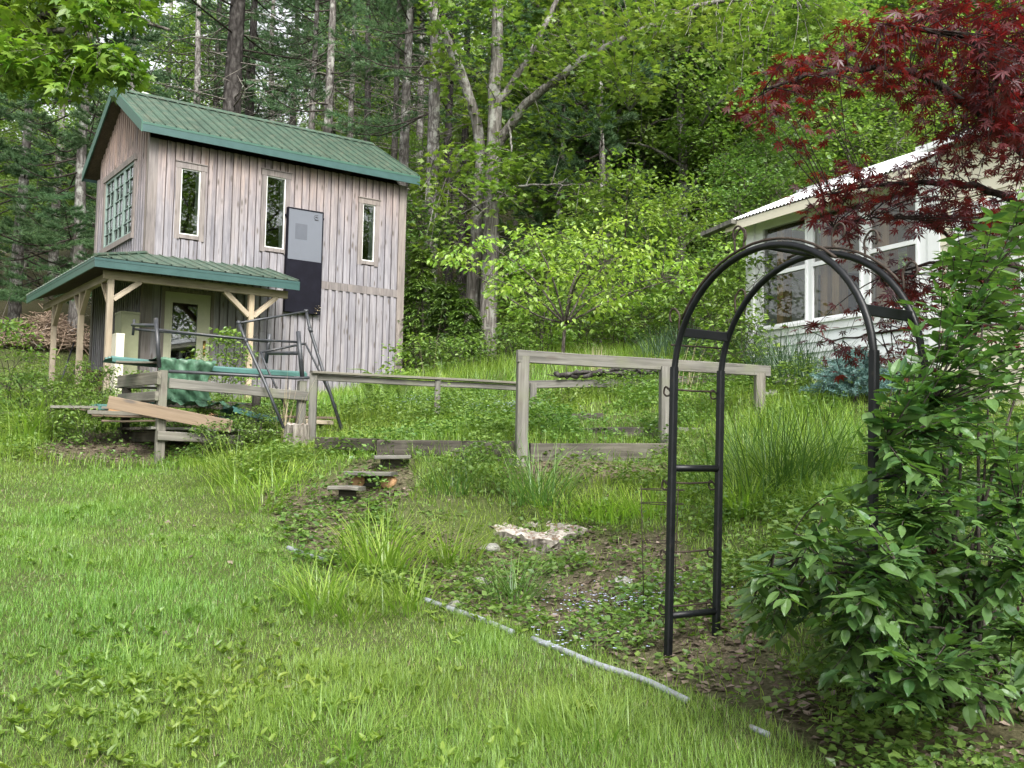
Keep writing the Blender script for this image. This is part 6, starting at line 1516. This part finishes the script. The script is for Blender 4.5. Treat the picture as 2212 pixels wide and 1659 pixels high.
# grass clumps, each a plant of its own
def clump(px, py, h, n, mat, lab, seed, spread=.09, wdt=.008, d=None, lean=(.05, .75), curl=(.5, 1.6)):
    r = np.random.default_rng(seed); g = gp(px, py) if d is None else gat(px, d)
    q = r.normal(0, spread, (n, 2)); az = np.arctan2(q[:, 1], q[:, 0]) + r.normal(0, .6, n)
    b = Buf(); blades(b, np.column_stack([q, np.full(n, -.03)]), h * r.uniform(.55, 1.15, n), wdt * r.uniform(.7, 1.3, n), az, r.uniform(*lean, n), r.uniform(*curl, n), 5)
    tag(link('grass_clump', b.mesh('grass_clump', M[mat]), local=Matrix.Translation(Vector(g))), lab, 'grass clump', 'grass clumps in the garden')
cl = [(72,950,.78,200,'blade_clump','bright grass clump at the left edge below the board pile',.13,.009),(508,1042,.66,190,'blade_clump','bright grass clump in front of the lower right corner of the rack',.16,.009),
      (600,1062,.5,170,'blade_clump','pale grass clump under the upright stump',.2,.008),(822,1240,.62,230,'blade_clump','tallest yellow green grass clump left of the wide stump',.12,.011),(966,1218,.5,140,'blade_clump','yellow green grass clump just left of the wide stump',.1,.010),
      (690,1305,.4,130,'blade_clump','yellow green tuft at the left end of the bed by the lawn',.1,.010),(880,1312,.36,110,'blade_clump','small yellow tuft just above the start of the pipe',.09,.009),(765,1335,.32,110,'blade_clump','low yellow tuft on the lawn edge left of the pipe',.1,.009),
      (1112,1300,.46,120,'blade_dark','grey green spreading grass clump below the wide stump',.08,.008),(1165,1085,.78,230,'blade_dark','dark tall grass clump at the foot of the thick railing post',.14,.009),(985,1062,.5,130,'blade_dark','dark grass clump between the small steps and the thick post',.12,.008),
      (1312,1120,.38,190,'blade_clump','bright arching grass clump above the wide stump',.16,.010),(1405,1110,.4,170,'blade_clump','bright arching grass clump left of the arch',.16,.010),(1225,1112,.3,110,'blade_clump','pale grass clump right of the dark one under the broad timber',.14,.009),
      (1602,1110,.46,110,'blade_clump','bright broad bladed tuft right of the arch',.08,.012),(1680,1060,.95,300,'blade_dark','tall meadow grass clump on the bank right of the arch',.25,.008),(1765,1030,.85,200,'blade_dark','tall meadow grass clump by the left side of the big leaved shrub',.2,.008),
      (1615,1010,.7,180,'blade_dark','tall grass clump behind the right post of the arch',.2,.008),(1040,862,.72,160,'blade_dark','dark arching grass clump behind the low railing',.14,.009),(300,1440,.2,120,'blade_lawn','slightly taller grass tuft in the middle of the left lawn',.12,.006),
      (740,1600,.24,260,'blade_lawn','tall lawn tuft at the middle bottom of the lawn',.2,.006),(1290,1600,.26,260,'blade_lawn','tall lawn tuft at the bottom right of the lawn',.13,.006),(560,1100,.4,120,'blade_clump','pale tuft at the left end of the leaf litter path',.14,.008)]
for i, (px, py, h, n, mt, lab, sp_, wd) in enumerate(cl): clump(px, py, h, n, mt, lab, 200 + i, sp_, wd)
for i, (px, d, h, n, mt, lab) in enumerate([(1690,11.9,.95,150,'blade_blue','tall blue green grass clump against the house wall under the left window'),(1742,11.4,.85,120,'blade_blue','tall blue green grass clump under the second house window'),
        (1490,15.0,.7,150,'blade_blue','blue green grass clump behind the high railing near the arch'),(1540,14.6,.75,150,'blade_blue','blue green grass clump left of the house corner'),(1650,12.8,.8,110,'blade_blue','blue green grass clump at the house corner'),(1420,15.5,.6,130,'blade_blue','blue green grass clump under the right side of the dogwood')]):
    clump(px, 0, h, n, mt, lab, 300 + i, .16, .012, d, (.02, .5), (.3, 1.3))
for i, (px, d, n, h, lab) in enumerate([(612,11.7,22,.9,'bleached dry flower stalks standing behind the upright stump'),(1290,14.6,60,.5,'dry brown grass clump behind the vine covered rail'),(925,18,4,1.6,'few tall dry stalks right of the barn corner'),(1480,12.2,16,.8,'thin dry stalks between the second railing post and the arch')]):
    clump(px, 0, h, n, 'dry_grass', lab, 320 + i, .07, .007, d, (.02, .3), (.1, .7))
# ferns
def fern(px, d, s, lab, seed):
    r = np.random.default_rng(seed); g = gat(px, d); b = Buf()
    for k in range(11):
        az = r.uniform(0, 6.283); L = s * r.uniform(.7, 1.1); D = np.array([math.cos(az), math.sin(az), 0]); P = curve_pts([np.zeros(3), D * L * .35 + [0, 0, L * .75], D * L * .8 + [0, 0, L * .85]], 30)
        addtube(b, P, np.linspace(.004, .001, 30), 3, False)
        T_ = norm(np.gradient(P, axis=0))
        for sg in (-1, 1):
            sd = np.cross(T_, [0, 0, 1.0]) * sg; sz = L * .17 * np.sin(np.linspace(.3, 3.0, 30)); scatter(b, L_DIA[0] * [.36, 1, 1], L_DIA[1], P[4:], (sd * 1.0 + T_ * .35)[4:], np.cross(sd, T_)[4:] * sg + [0, 0, .5], sz[4:])
    tag(link('fern', b.mesh('fern', M['leaf_shrub']), local=Matrix.Translation(Vector(g))), lab, 'fern')
fern(835, 13.4, .62, 'bright green fern behind the low railing, left one', 1); fern(872, 13.6, .55, 'bright green fern behind the low railing near its middle post', 2); fern(800, 13.9, .5, 'small fern behind the leg of the folding frame', 3)
